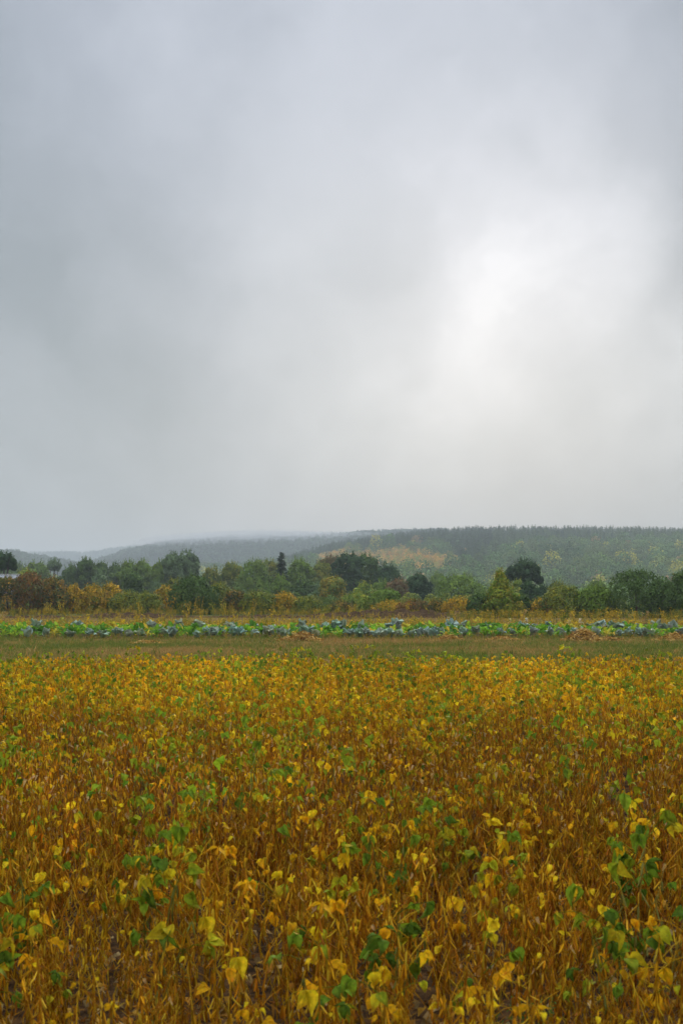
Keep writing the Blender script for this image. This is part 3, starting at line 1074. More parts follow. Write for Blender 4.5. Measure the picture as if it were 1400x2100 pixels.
SHRUBS = [
    ('shrub', 'dark green shrub flecked with yellow at the left edge', 16, 1184, 58, 108, 'dome', ORGG),
    ('shrub', 'rust-red twin-topped shrub near the left edge', 62, 1174, 50, 107, 'column', RUST),
    ('shrub', 'orange and green shrub right of the rust-red one', 108, 1183, 52, 108, 'dome', ORGG),
    ('shrub', 'low orange shrub right of the orange and green one', 150, 1201, 42, 109, 'dome', ORG),
    ('shrub', 'bright orange shrub between two lower orange ones', 190, 1201, 48, 110, 'dome', ORG),
    ('shrub', 'bright orange shrub with a pointed top, last of the left orange row', 226, 1197, 50, 112, 'dome', ORG),
    ('shrub', 'olive green low thicket between the orange row and the dark green bush', 262, 1216, 66, 109, 'dome', OLV),
    ('shrub', 'olive green weedy thicket left of the small orange shrub', 303, 1217, 50, 107, 'dome', OLV),
    ('shrub', 'small orange shrub touching the dark green bush', 340, 1205, 52, 114, 'dome', ORG),
    ('bush', 'big dark green bush with spiky top, widest on the left half', 398, 1181, 74, 106, 'dome', DKG),
    ('shrub', 'olive shrub right of the big dark green bush', 450, 1199, 56, 112, 'dome', OLV),
    ('shrub', 'orange-tipped shrub behind tall dry weeds', 482, 1211, 46, 108, 'dome', ORGG),
    ('shrub', 'weedy olive shrub with thin upright twigs', 528, 1215, 56, 107, 'column', OLV),
    ('shrub', 'orange-brown shrub left of the feathery birch', 582, 1217, 50, 108, 'dome', ORG),
    ('shrub', 'low olive shrub between the orange-brown one and the birch', 630, 1228, 52, 106, 'dome', OLV),
    ('shrub', 'light green rounded shrub right of the birch', 730, 1218, 52, 118, 'dome', LIME),
    ('shrub', 'green shrub below the rust-brown tree', 790, 1210, 58, 118, 'dome', MID),
    ('shrub', 'low orange-brown shrub in front of the light green one', 700, 1236, 50, 105, 'dome', ORGG),
    ('shrub', 'low golden shrub below the green one, middle of the row', 800, 1236, 56, 104, 'dome', ORG),
    ('shrub', 'brown-orange low shrub below the dark round tree', 850, 1233, 54, 103, 'dome', RUST),
    ('shrub', 'brown-orange low shrub right of the dark round tree', 893, 1233, 46, 102, 'dome', ORGG),
    ('shrub', 'golden orange shrub left of the pointed yellow-green tree', 940, 1228, 54, 98, 'dome', ORG),
    ('pointed_tree', 'pointed yellow-green tree with full skirt reaching the field edge', 1026, 1170, 80, 92, 'cone', CONE),
    ('shrub', 'rounded green shrub leaning on the left of the pointed tree', 985, 1218, 46, 93, 'dome', DKG),
    ('shrub', 'rounded green shrub leaning on the right of the pointed tree', 1066, 1220, 42, 94, 'dome', DKG),
    ('shrub', 'orange and yellow shrub between the pointed tree and the olive thicket', 1108, 1231, 46, 94, 'dome', ORG),
    ('bush', 'wide olive bush with yellow flecks right of the orange shrub', 1158, 1204, 82, 93, 'dome', OLV),
    ('bush', 'grey-green bush between the wide olive one and the tallest bush', 1222, 1204, 70, 92, 'dome', MID),
    ('bush', 'tallest dark green bush of the right thicket', 1304, 1170, 106, 92, 'dome', DKG),
    ('bush', 'dark green bush right of the tallest one', 1358, 1192, 62, 91, 'dome', DKG),
    ('bush', 'tall dark green bush cut by the right edge', 1404, 1170, 62, 92, 'dome', DKG),
]


def make_tree(i, name, label, px, py, wpx, d, shape, cols, cat):
    r = np.random.default_rng(500 + i)
    p = at(px, d)
    wpx = wpx * (1.3 if cat != 'tree' else (1.0 if shape == 'umbrella' else 1.2))
    w = wpx * d / F
    h = elev(py, d) - p[2]
    e = link(name, None, None, tuple(p))
    is_shrub = cat != 'tree'
    tag(e, label, cat, 'shrubs along the field edge' if is_shrub else 'trees in the line behind the field')
    scr = wpx * (h / w * wpx)
    size = 4.8 * d / F if not is_shrub else 4.4 * d / F
    if shape == 'spruce':
        g = spruce_geo(r, w * 1.25, 1.0, h, 30, 26, 0.75, cols[0][1])
        C = np.array([(0, 0, h * 0.5)])
    else:
        vis_h = min(h, (HY + 40 - py) * d / F)
        z0 = 0.02 * h if is_shrub else max(0.08 * h, h - 1.45 * w)
        if shape == 'cone':
            z0 = 0.03 * h
        if shape == 'umbrella':
            z0 = h - 0.62 * w
        n = int(np.clip(scr * 1.0, 1800, 9000))
        nl = 34 if wpx > 60 else 22
        if shape == 'umbrella':
            nl = 30
        lb = 0.36 if is_shrub else (0.24 if shape == 'umbrella' else 0.40)
        g, C, R = crown_geo(r, shape, w * 1.05, z0, h * 1.0, n, size, cols, nl, lb,
                            1.0 if not is_shrub else 1.35, 0.25 if is_shrub else 0.0)
        if True:   # loose sprays past the outline
            m = int(wpx * (2.0 if is_shrub or shape in ('column', 'umbrella') else 1.6))
            an = r.uniform(0, 6.28, m)
            zz = r.uniform(0.3, 1.0, m)
            rr = profile(shape, zz) * w / 2 * r.uniform(0.7, 1.06, m)
            top = np.stack([np.cos(an) * rr, np.sin(an) * rr, z0 + (h - z0) * zz], 1)
            for s in range(4):
                P = top + np.stack([r.normal(0, 0.05, m), r.normal(0, 0.05, m), s * size * 0.55 + 0 * an], 1) + \
                    np.stack([np.cos(an), np.sin(an), 0 * an], 1) * s * size * 0.15
                T, B, N = frame_from(np.stack([np.cos(an), np.sin(an), 0.3 + 0 * an], 1) + 0.5 * r.normal(size=(m, 3)), r)
                SN = np.stack([np.cos(an), np.sin(an), 0.6 + 0 * an], 1) + 0.25 * r.normal(size=(m, 3))
                SN /= np.linalg.norm(SN, axis=1, keepdims=True)
                B = facing(T, B, SN)
                V, Fq = cards(P, T, B, size * (1.1 - 0.18 * s), size * (0.7 - 0.12 * s))
                pal = 1.35 * np.array([c for _, c in cols])[r.integers(0, len(cols), m)] * r.uniform(0.85, 1.2, (m, 1))
                g.add(V, Fq, np.repeat(pal, 4, 0), np.repeat(SN, 4, 0))
    cr = link('crown', g.mesh('crown', M_FOLIAGE), e)
    tr, limbs = trunk_geo(r, h, max(0.03 * h, 0.05) if not is_shrub else 0.02 * h + 0.02, C, 5 if not is_shrub else 4)
    link('trunk' if not is_shrub else 'stem', tr.mesh('trunk', M_BARK, True), e)
    for l in limbs:
        link('limb' if not is_shrub else 'branch', l.mesh('limb', M_BARK, True), e)
    return e


for i, a in enumerate(TREES):
    make_tree(i, *a, 'tree')
for i, a in enumerate(SHRUBS):
    make_tree(100 + i, *a, 'tree' if a[0] == 'pointed_tree' else ('bush' if a[0] == 'bush' else 'shrub'))


def lane_trees():
    """low growth between the tree line and the shrubs, one thicket nobody could count"""
    r = np.random.default_rng(61)
    n = 620
    X, Y = [], []
    T = r.uniform(-0.31, 0.31, n)
    D = r.uniform(125, 165, n)
    X = T * D
    Z = ground_z(X, D)
    pal = np.array([(0.08, 0.12, 0.018), (0.13, 0.145, 0.018), (0.18, 0.17, 0.018), (0.06, 0.09, 0.016)])
    c = pal[r.integers(0, 4, n)] * r.uniform(0.8, 1.2, (n, 1))
    vs = [crown_geo(r, 'dome', 3.6, 0.0, 2.9, 420, 0.26, [(1, (1, 1, 1))], 10, 0.42, 1.1, 0.2)[0] for _ in range(4)]
    g = Scatter()
    scatter_wood(g, vs, X, D, Z, r.uniform(0.3, 0.68, n), c, r)
    g.build('undergrowth', M_FOLIAGE_S)


lane_trees()


# ------------------------------------------------------------------ shed, hut, pole
def box(g, x0, x1, y0, y1, z0, z1, col=(1, 1, 1)):
    v = np.array([(x, y, z) for x in (x0, x1) for y in (y0, y1) for z in (z0, z1)], float)
    return g.add(v, np.array([(0, 1, 3, 2), (4, 6, 7, 5), (0, 4, 5, 1), (2, 3, 7, 6), (0, 2, 6, 4), (1, 5, 7, 3)]), np.array(col, float))


def build_shed():
    d = 150.0
    xr = (28 - CX) / F * d
    zr = elev(1178, d)
    zg = float(ground_z(xr, d))
    e = link('shed', None, None, (xr, d, zg))
    tag(e, 'long low shed with pale grey roof behind the shrubs at the left edge', 'shed')
    hr = zr - zg
    he = hr - 0.85
    link('wall', box(Geo(), -13.8, -0.3, 0.4, 5.6, -0.3, he).mesh('wall', M_WOOD), e)
    for s, (ya, yb) in enumerate(((0.0, 3.0), (3.0, 6.0))):
        n = 110
        xs = np.linspace(-14.2, 0, n)
        rip = 0.03 * np.cos(np.arange(n) * math.pi)
        za, zb = (he - 0.05, hr) if s == 0 else (hr, he - 0.05)
        V = np.concatenate([np.stack([xs, 0 * xs + ya, za + rip], 1), np.stack([xs, 0 * xs + yb, zb + rip], 1)])
        g = Geo().add(V, gridfaces(2, n), np.array([1.0, 1, 1]))
        link('roof_sheet', g.mesh('roof sheet', M_ROOF), e)
    link('ridge_cap', box(Geo(), -14.3, 0.1, 2.85, 3.15, hr + 0.02, hr + 0.09).mesh('ridge cap', M_PLASTER), e)
    gb = Geo().add(np.array([(-0.3, 0.4, he), (-0.3, 5.6, he), (-0.3, 3.0, hr - 0.06)]), np.array([(0, 1, 2)]), np.array([1.0, 1, 1]))
    link('gable', gb.mesh('gable', M_WOOD), e)
    link('door', box(Geo(), -7.5, -5.5, 0.36, 0.4, 0.0, 2.1).mesh('door', M_WOOD), e)


build_shed()


def find_on_hill(px, py):
    ds = np.linspace(500, 1290, 800)
    x = (px - CX) / F * ds
    yy = HY - (hill_z('A', x, ds) - H) / ds * F
    i = int(np.argmin(np.abs(yy - py)))
    return np.array([x[i], ds[i], float(hill_z('A', x[i], ds[i]))])


def build_hut():
    p = find_on_hill(1152, 1168)
    e = link('watch_hut', None, None, tuple(p))
    tag(e, 'tiny blue hut with a pale roof among the trees of the right hill', 'hut')
    s = p[1] / F
    w, h = 8 * s, 13 * s
    link('wall', box(Geo(), -w / 2, w / 2, 0, w, h * 0.25, h * 0.8).mesh('wall', M_BLUE), e)
    V = np.array([(-w * .6, -.3, h * .8), (w * .6, -.3, h * .8), (w * .6, w + .3, h * .8), (-w * .6, w + .3, h * .8), (-w * .2, w / 2, h * 1.15), (w * .2, w / 2, h * 1.15)])
    link('roof', Geo().add(V, [np.array([(0, 1, 5, 4), (2, 3, 4, 5)]), np.array([(1, 2, 5), (3, 0, 4)])], np.array([1.0, 1, 1])).mesh('roof', M_PLASTER), e)
    for x in (-w * .42, w * .42):
        for y in (w * .08, w * .92):
            link('leg', Geo().add(*tube([(x, y, -0.5), (x, y, h * .25)], 0.12, 6), np.array([1.0, 1, 1])).mesh('leg', M_WOOD), e)
    p = find_on_hill(1374, 1186)
    e = link('utility_pole', None, None, tuple(p))
    tag(e, 'thin pale pole standing on the tan patch of the right hillside', 'pole')
    L = 14 * p[1] / F
    link('pole', Geo().add(*tube([(0, 0, -0.3), (0, 0, L)], [0.22, 0.16], 8), np.array([1.0, 1, 1])).mesh('pole', M_PLASTER, True), e)
    link('crossarm', box(Geo(), -1.0, 1.0, -0.08, 0.08, L * 0.9, L * 0.9 + 0.16).mesh('crossarm', M_WOOD), e)


build_hut()


# ------------------------------------------------------------------ soybean plants
C_POD = np.array([(0.47, 0.20, 0.005), (0.40, 0.148, 0.005), (0.55, 0.26, 0.007), (0.29, 0.10, 0.006), (0.58, 0.35, 0.02)])
C_STEM = np.array([(0.42, 0.20, 0.007), (0.32, 0.135, 0.007), (0.50, 0.28, 0.012)])
C_YEL = np.array([(0.74, 0.45, 0.010), (0.70, 0.37, 0.009), (0.70, 0.49, 0.012), (0.76, 0.39, 0.009)])
C_LIME = np.array([(0.36, 0.34, 0.012), (0.24, 0.28, 0.012), (0.50, 0.38, 0.012)])
C_GRN = np.array([(0.14, 0.225, 0.014), (0.095, 0.165, 0.013), (0.19, 0.27, 0.014)])
C_BRN = np.array([(0.48, 0.22, 0.03), (0.55, 0.30, 0.04), (0.40, 0.15, 0.02), (0.62, 0.43, 0.17)])


def leaflet(r, L, W, col, curl, fold, lod):
    """ovate leaflet in +Y from its stalk, folded along the midrib, drooping by curl"""
    if lod:
        V = np.array([(0, 0, 0), (W / 2, L * 0.42, fold * W), (0, L, -curl * L * 0.6), (-W / 2, L * 0.42, fold * W)])
        return V, np.array([(0, 1, 2, 3)]), np.repeat(col[None], 4, 0)
    t = np.array([0, 0.12, 0.32, 0.55, 0.78, 1.0])
    hw = np.array([0.10, 0.78, 1.0, 0.78, 0.40, 0.02]) * W / 2
    ang = curl * t * 1.5
    y = L * np.cumsum(np.concatenate([[0], np.diff(t) * np.cos(ang[1:])]))
    z = -L * np.cumsum(np.concatenate([[0], np.diff(t) * np.sin(ang[1:])]))
    rows = []
    wav = r.normal(0, 0.05, (len(t), 2)) * W
    for i in range(len(t)):
        rows += [(-hw[i], y[i], z[i] + fold * hw[i] + wav[i, 0]), (-hw[i] * .5, y[i], z[i] + fold * hw[i] * .62), (0, y[i], z[i]),
                 (hw[i] * .5, y[i], z[i] + fold * hw[i] * .62), (hw[i], y[i], z[i] + fold * hw[i] + wav[i, 1])]
    V = np.array(rows)
    c = col[None] * r.uniform(0.72, 1.2, (len(V), 1)) * r.uniform(0.9, 1.1, (len(V), 3))
    c = c.reshape(len(t), 5, 3)
    c[:, 2] *= np.array([1.10, 1.10, 1.2])
    if r.random() < 0.45:
        c[-2:, :] = c[-2:, :] * np.array([0.75, 0.55, 0.6])
    return V, gridfaces(len(t), 5), c.reshape(-1, 3)


def Rm(yaw, pitch, roll=0.0):
    return rotz(yaw) @ rotx(pitch) @ np.array([[math.cos(roll), 0, math.sin(roll)], [0, 1, 0], [-math.sin(roll), 0, math.cos(roll)]])


def trifoliate(r, size, pal, lod=0, pet=None, three=True, droop=None):
    """a soybean leaf: petiole and three leaflets, base at the origin, pointing +Y"""
    g = Geo()
    pet = pet if pet is not None else r.uniform(0.05, 0.12)
    up = r.uniform(0.15, 0.9)
    end = np.array([0, pet * math.cos(up), pet * math.sin(up)])
    col0 = pal[r.integers(len(pal))]
    if not lod:
        mid = end * 0.5 + np.array([0, 0, 0.012])
        V, q = tube([(0, 0, 0), mid, end], [0.0016, 0.0013, 0.001], 4)
        g.add(V, q, col0 * 0.7)
    dr = droop if droop is not None else r.uniform(0.2, 1.3)
    for yaw in ((0.0, 1.25, -1.25) if three else (0.0,)):
        L = size * r.uniform(0.85, 1.15) * (1.0 if yaw else 1.1)
        col = col0 * r.uniform(0.82, 1.18)
        if r.random() < 0.2:
            col = pal[r.integers(len(pal))] * r.uniform(0.8, 1.1)
        V, q, c = leaflet(r, L, L * r.uniform(0.56, 0.74), col, r.uniform(0.0, 1.3), r.uniform(-0.1, 1.0), lod)
        M = Rm(yaw + r.normal(0, 0.25), -dr + r.normal(0, 0.4), r.normal(0, 0.7))
        g.add(V @ M.T + end, q, c)
    return g


def curled(r, size, lod=0, pal=C_BRN):
    """a dead leaf hanging curled"""
    g = Geo()
    V, q, c = leaflet(r, size, size * 0.5, pal[r.integers(len(pal))] * r.uniform(0.8, 1.15), r.uniform(0.6, 1.6), r.uniform(0.6, 1.3), lod)
    M = Rm(r.uniform(0, 6.28), -r.uniform(0.6, 1.5), r.normal(0, 0.5))
    return g.add(V @ M.T, q, c)


def pod(r, L, W):
    t = np.array([0.0, 0.16, 0.34, 0.5, 0.66, 0.84, 1.0])
    wd = np.array([0.15, 0.8, 1.0, 0.86, 1.0, 0.72, 0.06]) * W / 2
    bend = r.uniform(-0.25, 0.35) * L
    P = np.stack([0 * t, bend * t * t, -L * t], 1)
    an = np.arange(4) * math.pi / 2
    V = P[:, None] + np.stack([np.cos(an)[None] * wd[:, None], np.sin(an)[None] * wd[:, None] * 0.55, np.zeros((len(t), 4))], -1)
    i, j = np.meshgrid(np.arange(len(t) - 1), np.arange(4), indexing='ij')
    q = np.stack([i * 4 + j, i * 4 + (j + 1) % 4, (i + 1) * 4 + (j + 1) % 4, (i + 1) * 4 + j], -1).reshape(-1, 4)
    return V.reshape(-1, 3), q


def soy_plant(r, kind, lod):
    """one mature soybean plant: (stem, pods, [(attachment, leaf)...])"""
    stem, pods, leaves = Geo(), Geo(), []
    hgt = r.uniform(0.46, 0.62) * (1.08 if kind in ('green', 'lush') else 1.0)
    lean = r.normal(0, 0.11, 2)
    axes = []

    def axis(base, top, rad):
        t = np.linspace(0, 1, 5 if lod == 0 else (3 if lod == 1 else 2))
        bow = r.normal(0, 0.012, 3)
        P = base[None] + (top - base)[None] * t[:, None] + np.sin(t * math.pi)[:, None] * bow
        c = C_STEM[r.integers(3)] * r.uniform(0.8, 1.15)
        if kind in ('green', 'lush'):
            c = c * 0.5 + np.array([0.09, 0.12, 0.02])
        if lod < 2:
            stem.add(*tube(P, np.linspace(rad, rad * 0.5, len(P)), 5 if lod == 0 else 3), c)
        else:
            a = r.uniform(0, 3.14)
            o = np.array([math.cos(a), math.sin(a), 0]) * rad * 1.2
            stem.add(np.array([P[0] - o, P[0] + o, P[-1] + o * .5, P[-1] - o * .5]), np.array([(0, 1, 2, 3)]), c)
        axes.append((base, top, bow))
    base = np.zeros(3)
    top = np.array([lean[0] * hgt, lean[1] * hgt, hgt])
    axis(base, top, 0.0034)
    for _ in range(r.integers(1, 4)):
        f = r.uniform(0.05, 0.3)
        a = r.uniform(0, 6.28)
        L = hgt * r.uniform(0.5, 0.8)
        b = top * f
        axis(b, b + np.array([math.cos(a) * L * 0.34, math.sin(a) * L * 0.34, L * 0.92]), 0.0024)
    ppn = {0: (2, 5), 1: (1, 4), 2: (1, 3)}[lod]
    step = {0: 0.042, 1: 0.05, 2: 0.08}[lod]
    for (b, tp, bow) in axes:
        L = np.linalg.norm(tp - b)
        for s in np.arange(0.06, L, step):
            f = s / L
            p = b + (tp - b) * f + math.sin(f * math.pi) * bow
            for _ in range(r.integers(*ppn)):
                PL = r.uniform(0.035, 0.056)
                PW = r.uniform(0.0065, 0.009)
                c = C_POD[r.integers(len(C_POD))] * r.uniform(0.55, 1.35)
                if kind in ('green', 'lush') and r.random() < 0.5:
                    c = np.array([0.17, 0.17, 0.03]) * r.uniform(0.8, 1.2)
                M = Rm(r.uniform(0, 6.28), abs(r.normal(0.15, 0.36)))
                if lod == 0:
                    V, q = pod(r, PL, PW)
                else:
                    k = 1.25 if lod == 1 else 1.6
                    V = np.array([(0, 0, 0), (PW * .6 * k, 0, -PL * .45), (0, 0.004, -PL * k), (-PW * .6 * k, 0, -PL * .45)])
                    q = np.array([(0, 1, 2, 3)])
                pods.add(V @ M.T + p + M @ np.array([0, 0.004, 0]), q, c)
            if lod == 0 and r.random() < 0.35:   # bare leaf stalks left behind
                a = r.uniform(0, 6.28)
                e = p + np.array([math.cos(a), math.sin(a), r.uniform(0.3, 1.2)]) * r.uniform(0.04, 0.11)
                stem.add(*tube([p, (p + e) / 2 + np.array([0, 0, 0.008]), e], [0.0014, 0.0012, 0.0008], 3), C_STEM[r.integers(3)] * 1.1)

    def leaf_at(fmin, fmax, g):
        b, tp, bow = axes[0 if r.random() < 0.5 else r.integers(len(axes))]
        f = r.uniform(fmin, fmax)
        leaves.append((b + (tp - b) * f + math.sin(f * math.pi) * bow, r.uniform(0, 6.28), g))
    if kind == 'bare':
        for _ in range(r.integers(1, 4)):
            leaf_at(0.3, 1.0, curled(r, r.uniform(0.03, 0.055), lod))
        if r.random() < 0.35:
            leaf_at(0.7, 1.0, trifoliate(r, r.uniform(0.03, 0.045), C_YEL, lod, 0.04, r.random() < 0.5))
    elif kind == 'yellow':
        for _ in range(r.integers(3, 7)):
            leaf_at(0.55, 1.02, trifoliate(r, r.uniform(0.034, 0.06), C_YEL if r.random() < 0.75 else C_LIME, lod, None, r.random() < 0.75))
        for _ in range(2):
            leaf_at(0.3, 0.9, curled(r, r.uniform(0.035, 0.055), lod))
    elif kind == 'lime':
        for _ in range(r.integers(7, 11)):
            leaf_at(0.5, 1.05, trifoliate(r, r.uniform(0.036, 0.062), C_LIME if r.random() < 0.65 else (C_YEL if r.random() < 0.6 else C_GRN), lod))
    elif kind == 'golden':
        for _ in range(r.integers(4, 7)):
            leaf_at(0.6, 1.05, trifoliate(r, r.uniform(0.036, 0.066), C_YEL if r.random() < 0.8 else C_LIME, lod))
    elif kind == 'lush':
        for _ in range(15):
            leaf_at(0.5, 1.12, trifoliate(r, r.uniform(0.04, 0.072), C_GRN if r.random() < 0.75 else C_LIME, lod))
    else:
        for _ in range(r.integers(7, 12)):
            leaf_at(0.5, 1.08, trifoliate(r, r.uniform(0.034, 0.068), (C_GRN if lod == 0 else C_GRN * 1.25 + np.array([0.05, 0.03, 0.0])) if r.random() < 0.85 else C_LIME, lod))
    return stem, pods, leaves


def joined(plant):
    stem, pods, leaves = plant
    g = Geo().merge(stem).merge(pods)
    for p, yaw, lg in leaves:
        g.scatter(lg, rotz(np.array([yaw])), p[None])
    return g


KINDS = ('bare', 'yellow', 'lime', 'green', 'lush', 'golden')
FEATURES = [  # px, py of the leaf clump, kind, scale, label
    (300, 1862, 'green', 1.12, 'tall leafy green soybean plant left of the middle of the foreground'),
    (92, 1845, 'green', 0.9, 'dark green soybean sprig near the left edge, above the single lime leaf'),
    (128, 1902, 'lime', 0.9, 'soybean plant with a broad lime yellow leaf below the dark green sprig'),
    (280, 1705, 'lime', 1.0, 'soybean plant with three pale green leaflets held up, left one of a pair'),
    (347, 1706, 'lime', 0.95, 'soybean plant with two hanging green leaflets, right one of a pair'),
    (360, 1765, 'lime', 1.0, 'soybean plant with yellow and green leaves below the raised pair'),
    (200, 1775, 'yellow', 1.0, 'soybean plant with pale yellow folded leaves left of the raised pair'),
    (325, 1800, 'lime', 0.95, 'low green soybean plant just above the tall leafy one'),
    (440, 1848, 'yellow', 1.05, 'soybean plant with a wide golden leaf right of the tall leafy green one'),
    (488, 1926, 'yellow', 1.0, 'soybean plant with one bright yellow pointed leaf, lower left middle'),
    (612, 1690, 'lime', 1.0, 'soybean plant with fresh lime leaves catching light near the middle'),
    (662, 1730, 'yellow', 1.0, 'soybean plant with an orange curled leaf beside the fresh lime one'),
    (652, 1985, 'yellow', 1.05, 'soybean plant with a large round yellow leaf low in the middle'),
    (480, 2050, 'yellow', 0.95, 'soybean plant with drooping yellow leaves at the bottom edge'),
    (715, 1945, 'lime', 1.0, 'soybean plant with two yellow-green hanging leaflets low in the middle'),
    (800, 1895, 'green', 1.0, 'leafy blue-green soybean plant right of the middle'),
    (745, 1870, 'lime', 1.0, 'lime soybean plant touching the blue-green leafy one'),
    (822, 1975, 'yellow', 0.95, 'soybean plant with a yellow leaf below the blue-green leafy one'),
    (835, 2040, 'lime', 0.95, 'lime and green soybean plant at the bottom edge right of the middle'),
    (700, 2060, 'green', 0.8, 'small green soybean sprig at the bottom edge near the middle'),
    (1010, 1682, 'yellow', 1.0, 'soybean plant with a bright orange leaf, left one of two, right half'),
    (1062, 1690, 'yellow', 0.98, 'soybean plant with a bright orange leaf, right one of two, right half'),
    (955, 1728, 'green', 0.9, 'green soybean plant left below the two orange-leaved ones'),
    (988, 1818, 'yellow', 1.0, 'soybean plant with a star of yellow leaflets in the right half'),
    (1052, 1840, 'lime', 1.0, 'soybean plant with pale lime leaves right of the yellow star'),
    (1245, 1765, 'green', 1.0, 'dark green soybean plant, upper one of the dark trio on the right'),
    (1295, 1835, 'green', 1.12, 'large dark green soybean plant, middle of the dark trio on the right'),
    (1360, 1850, 'green', 0.9, 'dark green soybean sprig, rightmost of the dark trio'),
    (1235, 1922, 'lime', 0.95, 'soybean plant with a bright lime leaf below the dark trio'),
    (1300, 1945, 'green', 0.95, 'green soybean plant low on the right, below the bright lime leaf'),
    (1360, 1972, 'yellow', 1.0, 'soybean plant with orange-yellow leaves by the right edge'),
    (1390, 2015, 'yellow', 1.0, 'soybean plant with pale tan-yellow leaf at the lower right corner'),
    (1025, 2035, 'yellow', 0.95, 'soybean plant with a single yellow leaf at the bottom, right half'),
    (505, 1590, 'green', 1.1, 'dark green soybean clump farther off, left of the middle'),
    (800, 1605, 'yellow', 1.1, 'soybean plant with a tall yellow leaf cluster at mid distance'),
    (15, 1955, 'green', 0.95, 'dark green soybean plant cut by the left edge'),
]


SHORT = ['tall leafy green one', 'dark green sprig near the left edge', 'broad lime leaf at the left', 'raised pale green leaflets', 'two hanging green leaflets',
         'yellow-green one below the raised pair', 'pale yellow folded leaves', 'low green one above the tallest', 'wide golden leaf', 'bright yellow pointed leaf',
         'fresh lime leaves', 'orange curled leaf', 'large round yellow leaf', 'drooping yellow leaves at the bottom', 'two yellow-green hanging leaflets',
         'blue-green leafy one', 'lime one beside the blue-green one', 'yellow leaf below the blue-green one', 'lime and green one at the bottom', 'small green sprig at the bottom',
         'left bright orange leaf', 'right bright orange leaf', 'green one below the orange-leaved two', 'star of yellow leaflets', 'pale lime leaves by the yellow star',
         'upper dark green one', 'large dark green one on the right', 'rightmost dark green sprig', 'bright lime leaf on the right', 'low green one on the right',
         'orange-yellow leaves by the right edge', 'tan-yellow leaf in the corner', 'single yellow leaf at the bottom', 'far dark green clump', 'tall yellow leaf cluster',
         'dark green one at the left edge']


